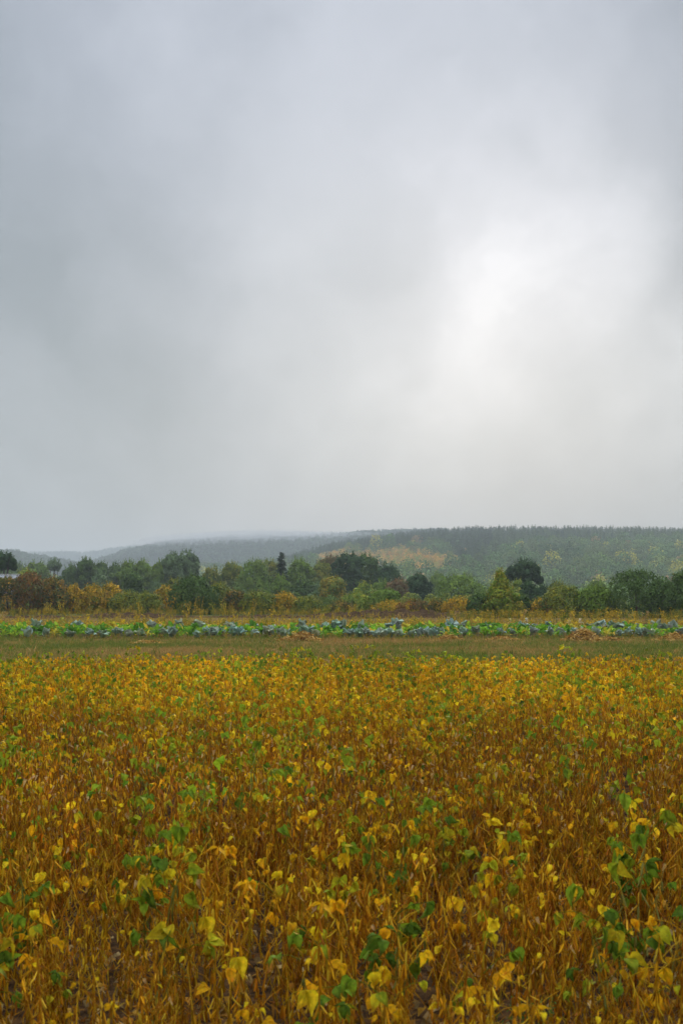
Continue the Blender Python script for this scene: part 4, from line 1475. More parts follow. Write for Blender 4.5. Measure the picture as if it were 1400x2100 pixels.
def build_field():
    r = np.random.default_rng(77)
    NV = {0: (5, 5, 3, 3, 4, 4), 1: (5, 5, 3, 3, 1, 1), 2: (6, 7, 4, 4, 1, 1)}
    var = {l: {k: [soy_plant(np.random.default_rng(1000 * l + 100 * i + j), k, l) for j in range(NV[l][i])] for i, k in enumerate(KINDS)} for l in (0, 1, 2)}
    # places of all plants
    dmax = 27.0
    n = 62000
    D = r.uniform(3.9, dmax, n)
    X = r.uniform(-17.0, 17.0, n)
    wid = 0.30 * D + 7.0
    ok = np.abs(X) < wid
    X, D = X[ok], D[ok]
    X, D = X[:21000], D[:21000]
    n = len(X)
    edge = 25.6 + 0.6 * vnoise(X * 0.8, X * 0.3, 71) - 0.03 * X * -1.0
    near = 4.15 + 0.15 * vnoise(X * 3.0, X, 72)
    ok = (D < edge) & (D > near)
    X, D = X[ok], D[ok]
    # kind by patches: the far part carries more leaves
    pn = vnoise(X * 0.9, D * 0.45, 73) + 0.6 * vnoise(X * 2.1, D * 1.0, 74)
    far = sm(9, 18.5, D)
    u = r.random(len(X))
    p_green = np.clip(0.016 + 0.05 * (pn > 0.7) + 0.03 * far, 0, 1)
    p_lime = np.clip(0.03 + 0.08 * (pn > 0.4) + 0.03 * far, 0, 1)
    p_yel = np.clip(0.12 + 0.44 * far + 0.08 * vnoise(X * 1.3, D * 0.7, 76), 0.05, 0.8)
    kind = np.where(u < p_green, 3, np.where(u < p_green + p_lime, 2, np.where(u < p_green + p_lime + p_yel, 1, 0)))
    S = r.uniform(0.85, 1.15, len(X))
    A = r.uniform(0, 6.28, len(X))
    feats = []
    for (px, py, k, s, lab) in FEATURES:
        d = (H - 0.52 * s) * F / (py - HY)
        k = {'green': 'lush', 'yellow': 'golden'}.get(k, k) if 'small' not in lab and 'sprig' not in lab else k
        feats.append(((px - CX) / F * d, d, KINDS.index(k), s, lab))
    fx = np.array([[f[0], f[1]] for f in feats])
    # nothing stands right on a listed plant nor hides it from in front
    hid = np.zeros(len(X), bool)
    for a, b in fx:
        hid |= np.hypot(X - a, D - b) < 0.05
        front = (np.abs(X - a * D / b) < 0.13) & (D < b) & (D > b - 0.7)
        S[front] = np.minimum(S[front], r.uniform(0.62, 0.8, front.sum()))
        kind[front] = 0
    X, D, kind, S, A = X[~hid], D[~hid], kind[~hid], S[~hid], A[~hid]
    infr = np.abs(X) < 0.262 * D + 0.04
    order = np.where(infr)[0]
    order = order[np.argsort(D[order])][:300 - len(feats)]
    ind = np.zeros(len(X), bool)
    ind[order] = True
    # meshes of the near plants, shared by the copies
    protos = {}
    for k in KINDS:
        for j, (stem, pods, leaves) in enumerate(var[0][k]):
            protos[k, j] = (stem.mesh('soybean stem', M_DRY, True), pods.mesh('soybean pods', M_DRY, True),
                            [(p, yaw, lg.mesh('soybean leaf', M_LEAF, True)) for p, yaw, lg in leaves])
    LAB = {'bare': 'dry brown soybean plant hung with pods and almost leafless, in the foreground rows',
           'yellow': 'soybean plant with a few yellow leaves over brown pods, in the foreground rows',
           'lime': 'soybean plant with yellowing lime green leaves, in the foreground rows',
           'green': 'soybean plant still green among the brown ones, in the foreground rows'}

    used = set()
    LOOK = {'bare': 'bare brown', 'yellow': 'brown yellow-leaved', 'lime': 'lime-leaved', 'green': 'green-leaved'}

    def relabel(x, y, k):
        ds = sorted(((x - f[0]) ** 2 + (y - f[1]) ** 2, i) for i, f in enumerate(feats))
        for q, i in ds[:4]:
            if q > 1.3 ** 2:
                break
            dx, dy = x - feats[i][0], y - feats[i][1]
            rel = ('behind' if dy > 0 else 'in front of') if abs(dy) > abs(dx) else ('right of' if dx > 0 else 'left of')
            for far_ in (('just ', 'well ') if q < 0.35 ** 2 else ('well ',)):
                lab = f'{LOOK[k]} soybean plant {far_}{rel} the {SHORT[i]}'
                if lab not in used:
                    used.add(lab)
                    return lab
        return LAB[k]

    def tone(x, y):
        q = float(vnoise(x * 0.8, y * 0.5, 75))
        f = r.uniform(0.72, 1.15) * (1 + 0.10 * q)
        return (f, f * r.uniform(0.88, 1.12) * (1 + 0.06 * q), f)

    def plant(x, y, k, j, s, a, lab):
        st, pd, lv = protos[k, j]
        e = link('soybean_plant', None, None, (x, y, 0), (0, 0, a), s)
        tag(e, lab, 'soybean plant', 'soybean plants in the foreground')
        tn = tone(x, y)
        link('stem', st, e, tint=tn)
        tag(link('pod_cluster', pd, e, tint=tn), kind='stuff')
        for p, yaw, me in lv:
            link('leaf', me, e, tuple(p), (0, 0, yaw))
    for i in order:
        k = KINDS[kind[i]]
        plant(X[i], D[i], k, int(r.integers(len(var[0][k]))), S[i], A[i], relabel(X[i], D[i], k))
    for x, y, k, s, lab in feats:
        k = KINDS[k]
        plant(x, y, k, int(r.integers(len(var[0][k]))), s * 1.12, r.uniform(0, 6.28), lab)
    # all others: one mass
    g = Scatter()
    rest = ~ind
    lodn = np.where((D < 8.0) & (np.abs(X) < 0.3 * D + 1.5), 0, np.where(D < 14.0, 1, 2))
    for l in (0, 1, 2):
        for i, k in enumerate(KINDS):
            js = [joined(v) for v in var[l][k]]
            m = np.where(rest & (lodn == l) & (kind == i))[0]
            pick = r.integers(0, len(js), len(m))
            for j, v in enumerate(js):
                q = m[pick == j]
                tint = (r.uniform(0.75, 1.2, (len(q), 1)) * (1 + 0.13 * vnoise(X[q] * 0.8, D[q] * 0.5, 75))[:, None]) * (1 + r.normal(0, 0.06, (len(q), 3)))
                g.put(v, np.stack([X[q], D[q], 0 * D[q]], 1), A[q], S[q], np.clip(tint, 0.5, 1.35))
    g.build('soybean_field', M_LEAF_S)
    # dead leaves on the soil between the near stems
    m = 16000
    d = r.uniform(3.4, 10.0, m)
    x = r.uniform(-1, 1, m) * (0.3 * d + 4.0)
    vs = [curled(r, 0.05, 1) for _ in range(6)] + [Geo().add(*leaflet(r, 0.05, 0.03, c, 0.5, 0.3, 1)[:2], c) for c in C_BRN]
    lit = Geo()
    pick = r.integers(0, len(vs), m)
    for j, v in enumerate(vs):
        q = np.where(pick == j)[0]
        R = rotz(r.uniform(0, 6.28, len(q))) @ rotx(r.normal(0, 0.5, len(q))) * r.uniform(0.7, 1.5, len(q))[:, None, None]
        lit.scatter(v, R, np.stack([x[q], d[q], r.uniform(0.012, 0.05, len(q))], 1), r.uniform(0.5, 1.1, (len(q), 1)) * np.ones(3))
    tag(link('leaf_litter', lit.mesh('leaf litter', M_LEAF)), kind='stuff')


build_field()


# ------------------------------------------------------------------ grass strip
def blades(r, n, h, w, lean, cols):
    P = r.normal(0, 0.035, (n, 2))
    a = r.uniform(0, 6.28, n)
    hh = h * r.uniform(0.5, 1.3, n)
    tip = np.stack([P[:, 0] + np.cos(a) * hh * lean * r.uniform(0.2, 1.4, n), P[:, 1] + np.sin(a) * hh * lean * r.uniform(0.2, 1.4, n), hh], 1)
    side = np.stack([-np.sin(a), np.cos(a), 0 * a], 1) * w
    b = np.concatenate([P, np.zeros((n, 1))], 1)
    V = np.stack([b - side, b + side, tip], 1).reshape(-1, 3)
    c = np.array(cols)[r.integers(0, len(cols), n)] * r.uniform(0.8, 1.2, (n, 1))
    return Geo().add(V, np.arange(n * 3).reshape(-1, 3), np.repeat(c, 3, 0))


def build_grass():
    r = np.random.default_rng(88)
    tan = [(0.33, 0.20, 0.055), (0.28, 0.16, 0.045), (0.38, 0.25, 0.08)]
    grn = [(0.12, 0.165, 0.022), (0.10, 0.135, 0.02), (0.17, 0.19, 0.025)]
    vs = [blades(r, 9, 0.07, 0.006, 1.0, tan) for _ in range(4)] + [blades(r, 8, 0.08, 0.006, 0.7, grn) for _ in range(4)] + \
         [blades(r, 8, 0.075, 0.006, 0.9, tan + grn) for _ in range(4)]
    n = 56000
    d = r.uniform(27.0, 55.2, n)
    x = r.uniform(-1, 1, n) * (0.27 * d + 6.0)
    pn = vnoise(x * 0.4, d * 0.5, 81) + 0.5 * vnoise(x * 1.5, d * 1.2, 82) + 0.6 * vnoise(x * 0.05, d * 1.1, 83)
    cl = np.clip((pn * 0.8 + r.normal(0, 0.8, n) + 1.40) / 2.4, 0, 0.999)
    pick = np.array([0, 8, 4])[(cl * 3).astype(int)] + r.integers(0, 4, n)
    g = Geo()
    for j, v in enumerate(vs):
        q = np.where(pick == j)[0]
        s = r.uniform(0.6, 1.4, len(q)) * (1 + 1.6 * (r.random(len(q)) < 0.012))
        g.scatter(v, rotz(r.uniform(0, 6.28, len(q))) * s[:, None, None], np.stack([x[q], d[q], ground_z(x[q], d[q])], 1),
                  r.uniform(0.8, 1.2, (len(q), 1)) * np.ones(3))
    tag(link('grass', g.mesh('mown grass', M_LEAF)), kind='stuff')


build_grass()


def straw_heap(px, d, w, h, n, label, seed):
    r = np.random.default_rng(seed)
    p = at(px, d)
    e = link('straw_heap', None, None, tuple(p))
    tag(e, label, 'straw heap', 'straw heaps on the grass strip')
    # mound under the strands
    nr, nc = 9, 24
    rr = np.linspace(0, 1, nr)
    an = np.linspace(0, 2 * math.pi, nc)
    Rr, A = np.meshgrid(rr, an, indexing='ij')
    lump = 1 + 0.25 * vnoise(np.cos(A) * 2 * Rr + seed, np.sin(A) * 2 * Rr, seed)
    prof = lambda q: np.clip(1 - q ** 1.3, 0, 1) ** 1.2
    V = np.stack([Rr * np.cos(A) * w / 2, Rr * np.sin(A) * w * 0.3, prof(Rr) * h * 0.85 * lump - 0.02], -1).reshape(-1, 3)
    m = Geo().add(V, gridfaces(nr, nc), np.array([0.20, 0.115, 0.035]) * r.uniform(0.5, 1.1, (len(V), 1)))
    link('mound', m.mesh('straw mound', M_DRY), e)
    q = np.sqrt(r.random(n)) * 1.12
    a = r.uniform(0, 6.28, n)
    b = np.stack([q * np.cos(a) * w / 2, q * np.sin(a) * w * 0.32, prof(np.clip(q, 0, 1)) * h * r.uniform(0.75, 1.12, n) + 0.01], 1)
    g = Geo()
    yaw = r.uniform(0, 6.28, n)
    pit = r.normal(0, 0.35, n)
    L = r.uniform(0.10, 0.34, n)
    dr = np.stack([np.cos(yaw) * np.cos(pit), np.sin(yaw) * np.cos(pit), np.sin(pit)], 1)
    sd = np.cross(dr, r.normal(size=(n, 3)))
    sd /= np.linalg.norm(sd, axis=1, keepdims=True)
    bow = np.stack([r.normal(0, .02, n), r.normal(0, .02, n), r.uniform(0, .05, n)], 1)
    wd = 0.012
    e0, e1 = b - dr * L[:, None] / 2, b + dr * L[:, None] / 2
    for k in (e0, e1, bow, b):
        pass
    e0[:, 2] = np.maximum(e0[:, 2], 0.004)
    e1[:, 2] = np.maximum(e1[:, 2], 0.004)
    V = np.stack([e0 - sd * wd, e0 + sd * wd, b + bow + sd * wd, b + bow - sd * wd, e1 + sd * wd, e1 - sd * wd], 1).reshape(-1, 3)
    base = (np.arange(n) * 6)[:, None]
    fq = np.concatenate([base + np.array([[0, 1, 2, 3]]), base + np.array([[3, 2, 4, 5]])])
    pal = np.array([(0.46, 0.25, 0.045), (0.58, 0.36, 0.09), (0.32, 0.16, 0.035), (0.66, 0.44, 0.14)])
    g.add(V, fq, np.repeat(pal[r.integers(0, 4, n)] * r.uniform(0.75, 1.15, (n, 1)), 6, 0))
    tag(link('straw', g.mesh('straw', M_DRY), e), kind='stuff')


for a in ((622, 50.5, 1.35, 0.34, 900, 'rounded straw heap on the grass left of the middle'),
          (590, 50.6, 0.9, 0.12, 260, 'flat scatter of straw at the left foot of the rounded heap'),
          (921, 52.0, 0.95, 0.20, 420, 'small low straw heap in front of the cabbages right of the middle'),
          (1028, 51.6, 1.25, 0.13, 380, 'thin flat straw heap between the small one and the largest'),
          (1195, 50.6, 1.55, 0.47, 1300, 'largest and tallest straw heap, right side of the grass strip'),
          (1250, 50.8, 1.2, 0.14, 360, 'flat tail of straw trailing right of the largest heap'),
          (1384, 51.0, 1.6, 0.28, 800, 'wide straw heap at the right edge of the grass strip'),
          (303, 48.0, 1.2, 0.10, 300, 'thin patch of straw lying flat on the left of the grass strip')):
    straw_heap(*a, seed=int(a[0]))


# ------------------------------------------------------------------ vegetable strip
def cabbage_leaf(r):
    nr, nc = 6, 7
    t = np.linspace(0, 1, nr)
    s = np.linspace(-1, 1, nc)
    Tt, Ss = np.meshgrid(t, s, indexing='ij')
    hw = 0.15 * np.sqrt(np.clip(np.sin(np.clip(0.18 + Tt * 0.95, 0, 1) * math.pi), 0.02, 1))
    x = Ss * hw
    y = 0.30 * Tt
    z = 0.10 * Tt ** 1.2 * 1.3 + 0.45 * x * x / 0.15 + 0.035 * np.sin(Ss * 7 + r.uniform(0, 6)) * Tt + r.normal(0, 0.012, Tt.shape)
    z -= 0.09 * np.clip(Tt - 0.7, 0, 1) * 2 * r.uniform(0, 2)
    c = np.array([0.29, 0.40, 0.31]) * r.uniform(0.85, 1.15, (nr * nc, 1))
    c = c.reshape(nr, nc, 3)
    c[:, nc // 2] = np.array([0.36, 0.45, 0.38])
    c[:, [0, -1]] *= np.array([1.15, 1.05, 1.2])
    return Geo().add(np.stack([x, y, z], -1).reshape(-1, 3), gridfaces(nr, nc), c.reshape(-1, 3))


def cabbage_head(r):
    g = Geo()
    nr, nc = 8, 12
    th = np.linspace(0.02, math.pi * 0.92, nr)
    ph = np.linspace(0, 2 * math.pi, nc)
    Th, Ph = np.meshgrid(th, ph, indexing='ij')
    rad = 0.12 * (1 + 0.06 * np.sin(Ph * 3 + Th * 4) * np.sin(Th) + 0.04 * np.sin(Ph * 5 - Th * 3) * np.sin(Th))
    V = np.stack([rad * np.sin(Th) * np.cos(Ph), rad * np.sin(Th) * np.sin(Ph), 0.17 + rad * 0.95 * np.cos(Th)], -1).reshape(-1, 3)
    g.add(V, gridfaces(nr, nc), np.array([0.29, 0.41, 0.30]) * r.uniform(0.85, 1.15, (len(V), 1)))
    return g


CAB_FRONT = [57, 95, 143, 184, 211, 243, 262, 287, 334, 352, 405, 423, 436, 455, 479, 493, 521, 546, 557, 575, 587, 625, 636, 648, 707, 720, 736, 750,
             770, 787, 800, 818, 843, 861, 875, 891, 903, 952, 977, 1025, 1050, 1093, 1127, 1152, 1178, 1196, 1221, 1268, 1289, 1309, 1325, 1337, 1395]
CAB_BACK = [72, 158, 311, 316, 366, 396, 406, 468, 470, 516, 559, 620, 666, 690, 699, 742, 800, 812, 925, 927, 946, 1000, 1070, 1095, 1124, 1218, 1232, 1259, 1271,
            1307, 1346, 1361, 1377]
BEET_FRONT = [77, 110, 229, 343, 414, 510, 612, 655, 690, 760, 830, 915, 965, 990, 1015, 1038, 1062, 1140, 1208, 1255, 1346, 20, 32, 45, 128, 165, 305, 322, 372, 388, 500, 455, 604, 668, 688, 933, 1005, 1075, 1110, 1246, 1358, 1376, 12]
TALL_WEEDS_FRONT = [(108, 54.2), (1240, 54.4), (390, 57), (418, 56.5), (1068, 55)]


def ordinal(i):
    names = ('first second third fourth fifth sixth seventh eighth ninth tenth eleventh twelfth thirteenth fourteenth fifteenth sixteenth '
             'seventeenth eighteenth nineteenth twentieth').split()
    tens = {2: 'twenty', 3: 'thirty'}
    if i < 20:
        return names[i]
    if (i + 1) % 10 == 0:
        return {30: 'thirtieth'}[i + 1]
    return tens[(i + 1) // 10] + '-' + names[(i + 1) % 10 - 1]


def build_vegetables():
    r = np.random.default_rng(99)
    lm = [cabbage_leaf(r).mesh('cabbage leaf', M_WAX, True) for _ in range(5)]
    hm = [cabbage_head(r).mesh('cabbage head', M_WAX, True) for _ in range(3)]

    def cabbage(px, d, lab, s, tight, row):
        p = at(px, d)
        e = link('cabbage', None, None, (p[0], p[1], p[2] + r.uniform(0, 0.05)), (r.normal(0, .08), r.normal(0, .08), r.uniform(0, 6.28)), s)
        tag(e, lab, 'cabbage', row)
        tn = np.array([1, 1, 1]) * r.uniform(0.8, 1.15) * np.array([r.uniform(.9, 1.2), 1, r.uniform(.75, 1.0)])
        link('head', hm[r.integers(3)], e, (0, 0, 0.02), None, 1.0 if tight else 0.6, tuple(tn * 1.1))
        n = int(r.integers(11, 15))
        for k in range(n):
            inner = k % 2
            t2 = tn * r.uniform(0.7, 1.25) * np.array([r.uniform(0.85, 1.15), 1, r.uniform(0.85, 1.1)])
            link('leaf', lm[r.integers(5)], e, (0, 0, 0.05 + 0.06 * inner),
                 (r.uniform(0.2, 0.75) + (0.45 if tight else 0.3) * inner, r.normal(0, 0.2), k * 2 * math.pi / n + r.normal(0, 0.25)), r.uniform(0.7, 1.3), tuple(t2))
    fr, bk = sorted(CAB_FRONT), sorted(CAB_BACK)
    names = ([], [])
    used = set()
    for row, lst, d0, nm in ((0, fr, 54.8, 'front row at the grass edge'), (1, bk, 61.6, 'back row behind the green leaves')):
        half = len(lst) / 2
        for i, px in enumerate(lst):
            tight = (i * 7 + row) % 3 == 0
            look = 'round-headed blue-green' if tight else 'loose-leaved blue-grey'
            side, o_ = ('left', ordinal(i)) if i < half else ('right', ordinal(len(lst) - 1 - i))
            lab = f"{look} cabbage, the {o_} cabbage from the {side} in the {'front' if row == 0 else 'back'} row"
            names[row].append((px, f"{o_} cabbage from the {side} in the {'front' if row == 0 else 'back'} row"))
            d = d0 + r.normal(0, 0.35) - (0.6 if px < 250 and row == 0 else 0) + (1.0 if row == 0 and px > 850 else 0)
            s = r.uniform(0.75, 1.0) * (1.42 if row == 1 else 1.02)
            cabbage(px, d, lab, s, tight, 'cabbages in the ' + nm)

    # beet plants: long upright green leaves
    def beet_leaf(rr, base):
        n = 7
        t = np.linspace(0, 1, n)
        hw = np.array([0.06, 0.07, 0.12, 0.7, 1.0, 0.8, 0.12]) * 0.075
        ang = 1.25 - 1.5 * t ** 1.6 * rr.uniform(0.5, 1.2)
        st = 0.46 / (n - 1)
        y = np.cumsum(np.concatenate([[0], np.cos(ang[1:]) * st]))
        z = np.cumsum(np.concatenate([[0], np.sin(ang[1:]) * st]))
        rows, cc = [], []
        for i in range(n):
            wv = rr.normal(0, 0.012, 2)
            rows += [(-hw[i], y[i], z[i] + hw[i] * 0.25 + wv[0]), (0, y[i], z[i]), (hw[i], y[i], z[i] + hw[i] * 0.25 + wv[1])]
            cc += [base * rr.uniform(0.8, 1.2), base * np.array([1.5, 1.35, 1.3]), base * rr.uniform(0.8, 1.2)]
        return Geo().add(np.array(rows), gridfaces(n, 3), np.array(cc))
    bl = [beet_leaf(r, np.array([1.0, 1, 1])).mesh('beet leaf', M_LEAF, True) for _ in range(6)]
    tones = [('bright green', (0.125, 0.265, 0.014)), ('deep green', (0.065, 0.175, 0.014)), ('lime green', (0.22, 0.32, 0.02)), ('yellow-green', (0.36, 0.33, 0.03))]

    def beet(px, d, s, where, grp):
        p = at(px, d)
        k = int(r.choice(4, p=[0.42, 0.37, 0.15, 0.06]))
        e = link('beet_plant', None, None, tuple(p), (0, 0, r.uniform(0, 6.28)), s)
        lab = f'{tones[k][0]} leafy beet plant {where}'
        row, word = {'s': (0, 'beside'), 'i': (0, 'behind'), 'b': (1, 'beside')}[where[0]]
        for _, nm in sorted((abs(px - q), w) for q, w in names[row])[:3]:
            t_ = f'{tones[k][0]} beet plant {word} the {nm}'
            if t_ not in used:
                lab = t_
                used.add(t_)
                break
        tag(e, lab, 'beet plant', grp)
        n = int(r.integers(9, 13))
        for q in range(n):
            c = np.array(tones[k][1]) * r.uniform(0.85, 1.5)
            if r.random() < 0.08:
                c = np.array((0.45, 0.33, 0.03))
            link('leaf', bl[r.integers(6)], e, (0, 0, 0), (r.normal(0, 0.3), 0, q * 2.39 + r.normal(0, .2)), r.uniform(0.7, 1.15), tuple(c))
    for px in BEET_FRONT:
        beet(px + r.normal(0, 3), 54.9 + r.normal(0, 0.3), r.uniform(0.75, 1.0), 'standing between the cabbages of the front row', 'beet plants in the front row')
    for px in np.arange(2, 1402, 8.0):
        beet(px + r.normal(0, 3), 58.2 + r.normal(0, 0.8), r.uniform(0.95, 1.3), 'in the middle of the strip, behind the front cabbages', 'beet plants in the middle row')
    for px in np.arange(6, 1402, 13.0):
        if min(abs(px - b) for b in bk) > 6:
            beet(px + r.normal(0, 5), 61.8 + r.normal(0, 0.5), r.uniform(1.05, 1.4), 'between the cabbages of the back row', 'beet plants in the back row')
    # pale withered plants standing over the back row, each to be pointed at
    for px, py, d, lab, col in ((916, 1264, 63.5, 'withered beige plant with curled leaves left of the pointed tree', (0.5, 0.42, 0.22)),
                                (1042, 1267, 63.5, 'withered plant with yellow and beige leaves in front of the pointed tree', (0.55, 0.42, 0.14)),
                                (1077, 1264, 63.8, 'withered pale plant with one folded beige leaf right of the pointed tree', (0.60, 0.54, 0.36)),
                                (1167, 1270, 63.5, 'withered yellow plant with round pale heads below the olive bush', (0.58, 0.46, 0.16)),
                                (1190, 1266, 63.8, 'tall thin withered stalk with a pale head below the grey-green bush', (0.60, 0.50, 0.28)),
                                (976, 1262, 63.5, 'small yellow plant standing above the green row by the pointed tree', (0.60, 0.50, 0.05)),
                                (182, 1257, 64.0, 'plant with one bright yellow top leaf left of the soil ridge', (0.75, 0.50, 0.02)),
                                (126, 1264, 62.5, 'tall pale lime plant rising above the green row on the left', (0.36, 0.38, 0.05)),
                                (252, 1268, 64.0, 'bright yellow leafy plant before the soil ridge', (0.70, 0.50, 0.02))):
        p = at(px, d)
        h = elev(py, d) - p[2]
        e = link('withered_plant', None, None, tuple(p))
        tag(e, lab, 'plant', 'withered plants behind the vegetables')
        st = Geo()
        st.add(*tube([(0, 0, 0), (0.03, 0, h * 0.5), (r.normal(0, .05), 0, h * 0.92)], [0.014, 0.011, 0.007], 5), np.array(col) * 0.7)
        link('stem', st.mesh('withered stem', M_DRY, True), e)
        for q in range(6):
            f = 0.45 + 0.55 * q / 5
            V, fq, c = leaflet(r, 0.24, 0.15, np.array(col) * r.uniform(0.8, 1.15), r.uniform(0.4, 1.4), r.uniform(0.1, 0.7), 0)
            link('leaf', Geo().add(V, fq, c).mesh('withered leaf', M_LEAF, True), e, (0.02, 0, h * 0.9 * f), (r.uniform(-0.5, 0.7), 0, r.uniform(0, 6.28)))


build_vegetables()


# ------------------------------------------------------------------ weeds and dry growth behind the vegetables
def weed_geo(r, h, cols, n=26, stalks=4, lw=0.05):
    g = Geo()
    for _ in range(stalks):
        a = r.uniform(0, 6.28)
        hh = h * r.uniform(0.7, 1.05)
        top = np.array([math.cos(a) * hh * 0.22, math.sin(a) * hh * 0.22, hh])
        b = r.uniform(0, 3.14)
        o = np.array([math.cos(b), math.sin(b), 0]) * 0.008
        c = np.array(cols[r.integers(len(cols))]) * 0.8
        g.add(np.array([-o, o, top + o * 0.4, top - o * 0.4]), np.array([(0, 1, 2, 3)]), c)
        m = n // stalks
        f = r.uniform(0.25, 1.02, m)
        P = top[None] * f[:, None] + r.normal(0, 0.03, (m, 3))
        T, B, N = frame_from(r.normal(size=(m, 3)) + np.array([0, 0, 0.4]), r)
        T = T + np.array([0, 0, 0.6])
        T /= np.linalg.norm(T, axis=1, keepdims=True)
        V, q = cards(P, T, B, lw * r.uniform(1, 2.4, m), lw * 0.6)
        g.add(V, q, np.repeat(np.array(cols)[r.integers(0, len(cols), m)] * r.uniform(0.75, 1.25, (m, 1)), 4, 0))
    return g


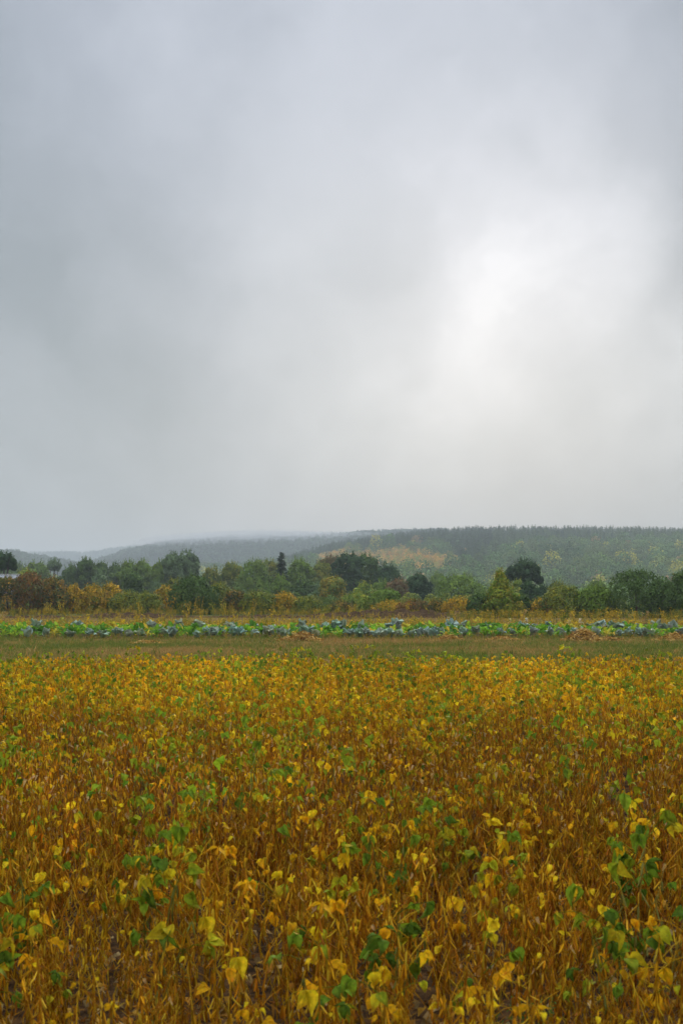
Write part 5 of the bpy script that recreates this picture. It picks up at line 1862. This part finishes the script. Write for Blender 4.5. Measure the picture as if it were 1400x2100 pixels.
def build_weeds():
    r = np.random.default_rng(123)
    gold = [(0.50, 0.33, 0.02), (0.40, 0.26, 0.022), (0.28, 0.23, 0.022)]
    oliv = [(0.18, 0.20, 0.018), (0.28, 0.23, 0.02), (0.12, 0.15, 0.016)]
    yel = [(0.62, 0.42, 0.02), (0.50, 0.30, 0.02), (0.26, 0.22, 0.03)]
    tan = [(0.38, 0.25, 0.09), (0.28, 0.17, 0.05)]
    g = Geo()

    def put(vs, X, Y, S):
        pick = r.integers(0, len(vs), len(X))
        for j, v in enumerate(vs):
            q = pick == j
            g.scatter(v, rotz(r.uniform(0, 6.28, q.sum())) * S[q][:, None, None], np.stack([X[q], Y[q], ground_z(X[q], Y[q])], 1),
                      r.uniform(0.8, 1.2, (q.sum(), 1)) * np.ones(3))
    # dry yellow-brown growth between the strip and the ridge
    n = 3800
    d = np.sqrt(r.uniform(64.5 ** 2, 89.5 ** 2, n))
    x = r.uniform(-0.3, 0.3, n) * d
    put([weed_geo(r, 0.50, c, 24, 4, 0.055) for c in (gold, tan, oliv, gold, oliv, yel, gold)], x, d, r.uniform(0.45, 1.2, n) * (1 - 0.72 * sm(70, 84, d)) * (1 + 0.9 * (r.random(n) < 0.06)))
    # yellow leaves right behind the strip
    n = 430
    d = r.uniform(63.2, 70, n)
    x = r.uniform(-0.3, 0.3, n) * d
    put([weed_geo(r, 0.5, yel, 26, 4, 0.085) for _ in range(4)], x, d, r.uniform(0.6, 1.1, n))
    # dry stalks on and before the ridge
    n = 620
    d = r.uniform(84.5, 95.5, n)
    x = r.uniform(-0.3, 0.12, n) * d
    put([weed_geo(r, 0.55, c, 26, 4, 0.055) for c in (gold, tan, oliv, gold)], x, d, r.uniform(0.3, 1.0, n) * (0.6 + 0.5 * np.clip(vnoise(x * 0.7, d * 0.3, 16), -1, 1)) + 0.1)
    # grass and weeds fringing the front of the vegetable strip
    n = 900
    d = r.uniform(52.4, 55.2, n) + 0.5 * vnoise(np.arange(n) * 0.37, np.arange(n) * 0.11, 17)
    x = r.uniform(-0.29, 0.29, n) * d
    put([weed_geo(r, 0.26, c, 14, 4, 0.035) for c in (oliv, tan, [(0.13, 0.19, 0.025), (0.2, 0.22, 0.03)], gold)], x, d, r.uniform(0.3, 1.1, n))
    # weeds along the foot of the shrubs
    n = 1100
    d = r.uniform(96.5, 105, n)
    x = r.uniform(-0.3, 0.3, n) * d
    keep = x < 12
    d, x = d[keep], x[keep]
    put([weed_geo(r, 0.62, c, 34, 5, 0.07) for c in (gold, oliv, oliv, gold, yel)], x, d, r.uniform(0.35, 1.0, len(d)) * (1 + 1.0 * (r.random(len(d)) < 0.06)))
    n = 420
    d = r.uniform(84, 91, n)
    x = r.uniform(0.08, 0.3, n) * d
    put([weed_geo(r, 0.6, c, 30, 5, 0.07) for c in (gold, oliv, oliv, yel)], x, d, r.uniform(0.5, 1.2, n))
    tag(link('dry_growth', g.mesh('dry growth', M_LEAF)), kind='stuff')
    # single tall weeds
    for px, top, d, cols, lab in ((410, 1222, 98, gold, 'tall golden weed before the big dark green bush'),
                                  (396, 1228, 97, gold, 'golden weed just left of the tall golden one'),
                                  (325, 1240, 96, gold, 'golden weed in front of the small orange shrub'),
                                  (95, 1238, 97, gold, 'pale golden weed below the orange and green shrub'),
                                  (133, 1246, 88, oliv, 'dark green weed standing on the soil ridge'),
                                  (292, 1236, 92, oliv, 'olive weed before the weedy thicket'),
                                  (510, 1228, 95, oliv, 'upright olive weed left of the thin upright twigs'),
                                  (520, 1226, 96, gold, 'upright golden weed among the thin upright twigs'),
                                  (560, 1236, 96, gold, 'golden weed left of the orange-brown shrub'),
                                  (668, 1240, 96, oliv, 'weed at the foot of the feathery birch'),
                                  (720, 1238, 96, gold, 'golden weed right of the feathery birch'),
                                  (805, 1243, 96, gold, 'golden weed in front of the low golden shrub'),
                                  (108, 1284, 54.0, gold, 'rusty upright weed in the front cabbage row on the left'),
                                  (1240, 1276, 54.6, gold, 'rusty upright weed in the front cabbage row on the right'),
                                  (418, 1286, 57.0, oliv, 'brownish weed between the front cabbages left of the middle'),
                                  (1385, 1248, 82.0, oliv, 'thin green weed below the bush at the right edge'),
                                  (556, 1322, 47.0, oliv, 'thin green stalk standing on the grass below the rounded heap'),
                                  (512, 1334, 40.0, [(0.5, 0.45, 0.03), (0.14, 0.17, 0.03)], 'small yellow flowering weed on the grass near the soybean edge'),
                                  (600, 1332, 41.0, [(0.5, 0.42, 0.03), (0.16, 0.17, 0.03)], 'lone yellow flowering weed on the grass below the rounded heap')):
        p = at(px, d)
        h = elev(top, d) - p[2]
        e = link('weed', weed_geo(r, h, cols, 60, 6 if h > 0.7 else 4, 0.08 if d > 60 else 0.045).mesh('weed', M_LEAF), None, tuple(p))
        tag(e, lab, 'weed')
    # feathery green weed low in the foreground
    d = 4.75
    p = at(1068, d)
    e = link('feathery_weed', None, None, tuple(p))
    tag(e, 'feathery green weed at the bottom edge among the brown stems', 'weed')
    for k in range(7):
        a = r.uniform(0, 6.28)
        g2 = Geo()
        L = r.uniform(0.22, 0.34)
        top = np.array([math.cos(a) * L * 0.4, math.sin(a) * L * 0.4, L])
        g2.add(*tube([(0, 0, 0), top * 0.5, top], [0.002, 0.0015, 0.0008], 4), np.array([0.09, 0.15, 0.03]))
        m = 60
        f = r.uniform(0.2, 1.0, m)
        P = top[None] * f[:, None]
        T, B, N = frame_from(r.normal(size=(m, 3)), r)
        V, q = cards(P + T * 0.018, T, B, 0.05 * (1.2 - f), 0.005)
        g2.add(V, q, np.repeat(np.array([0.08, 0.17, 0.03]) * r.uniform(0.7, 1.3, (m, 1)), 4, 0))
        link('frond', g2.mesh('frond', M_LEAF), e)


build_weeds()
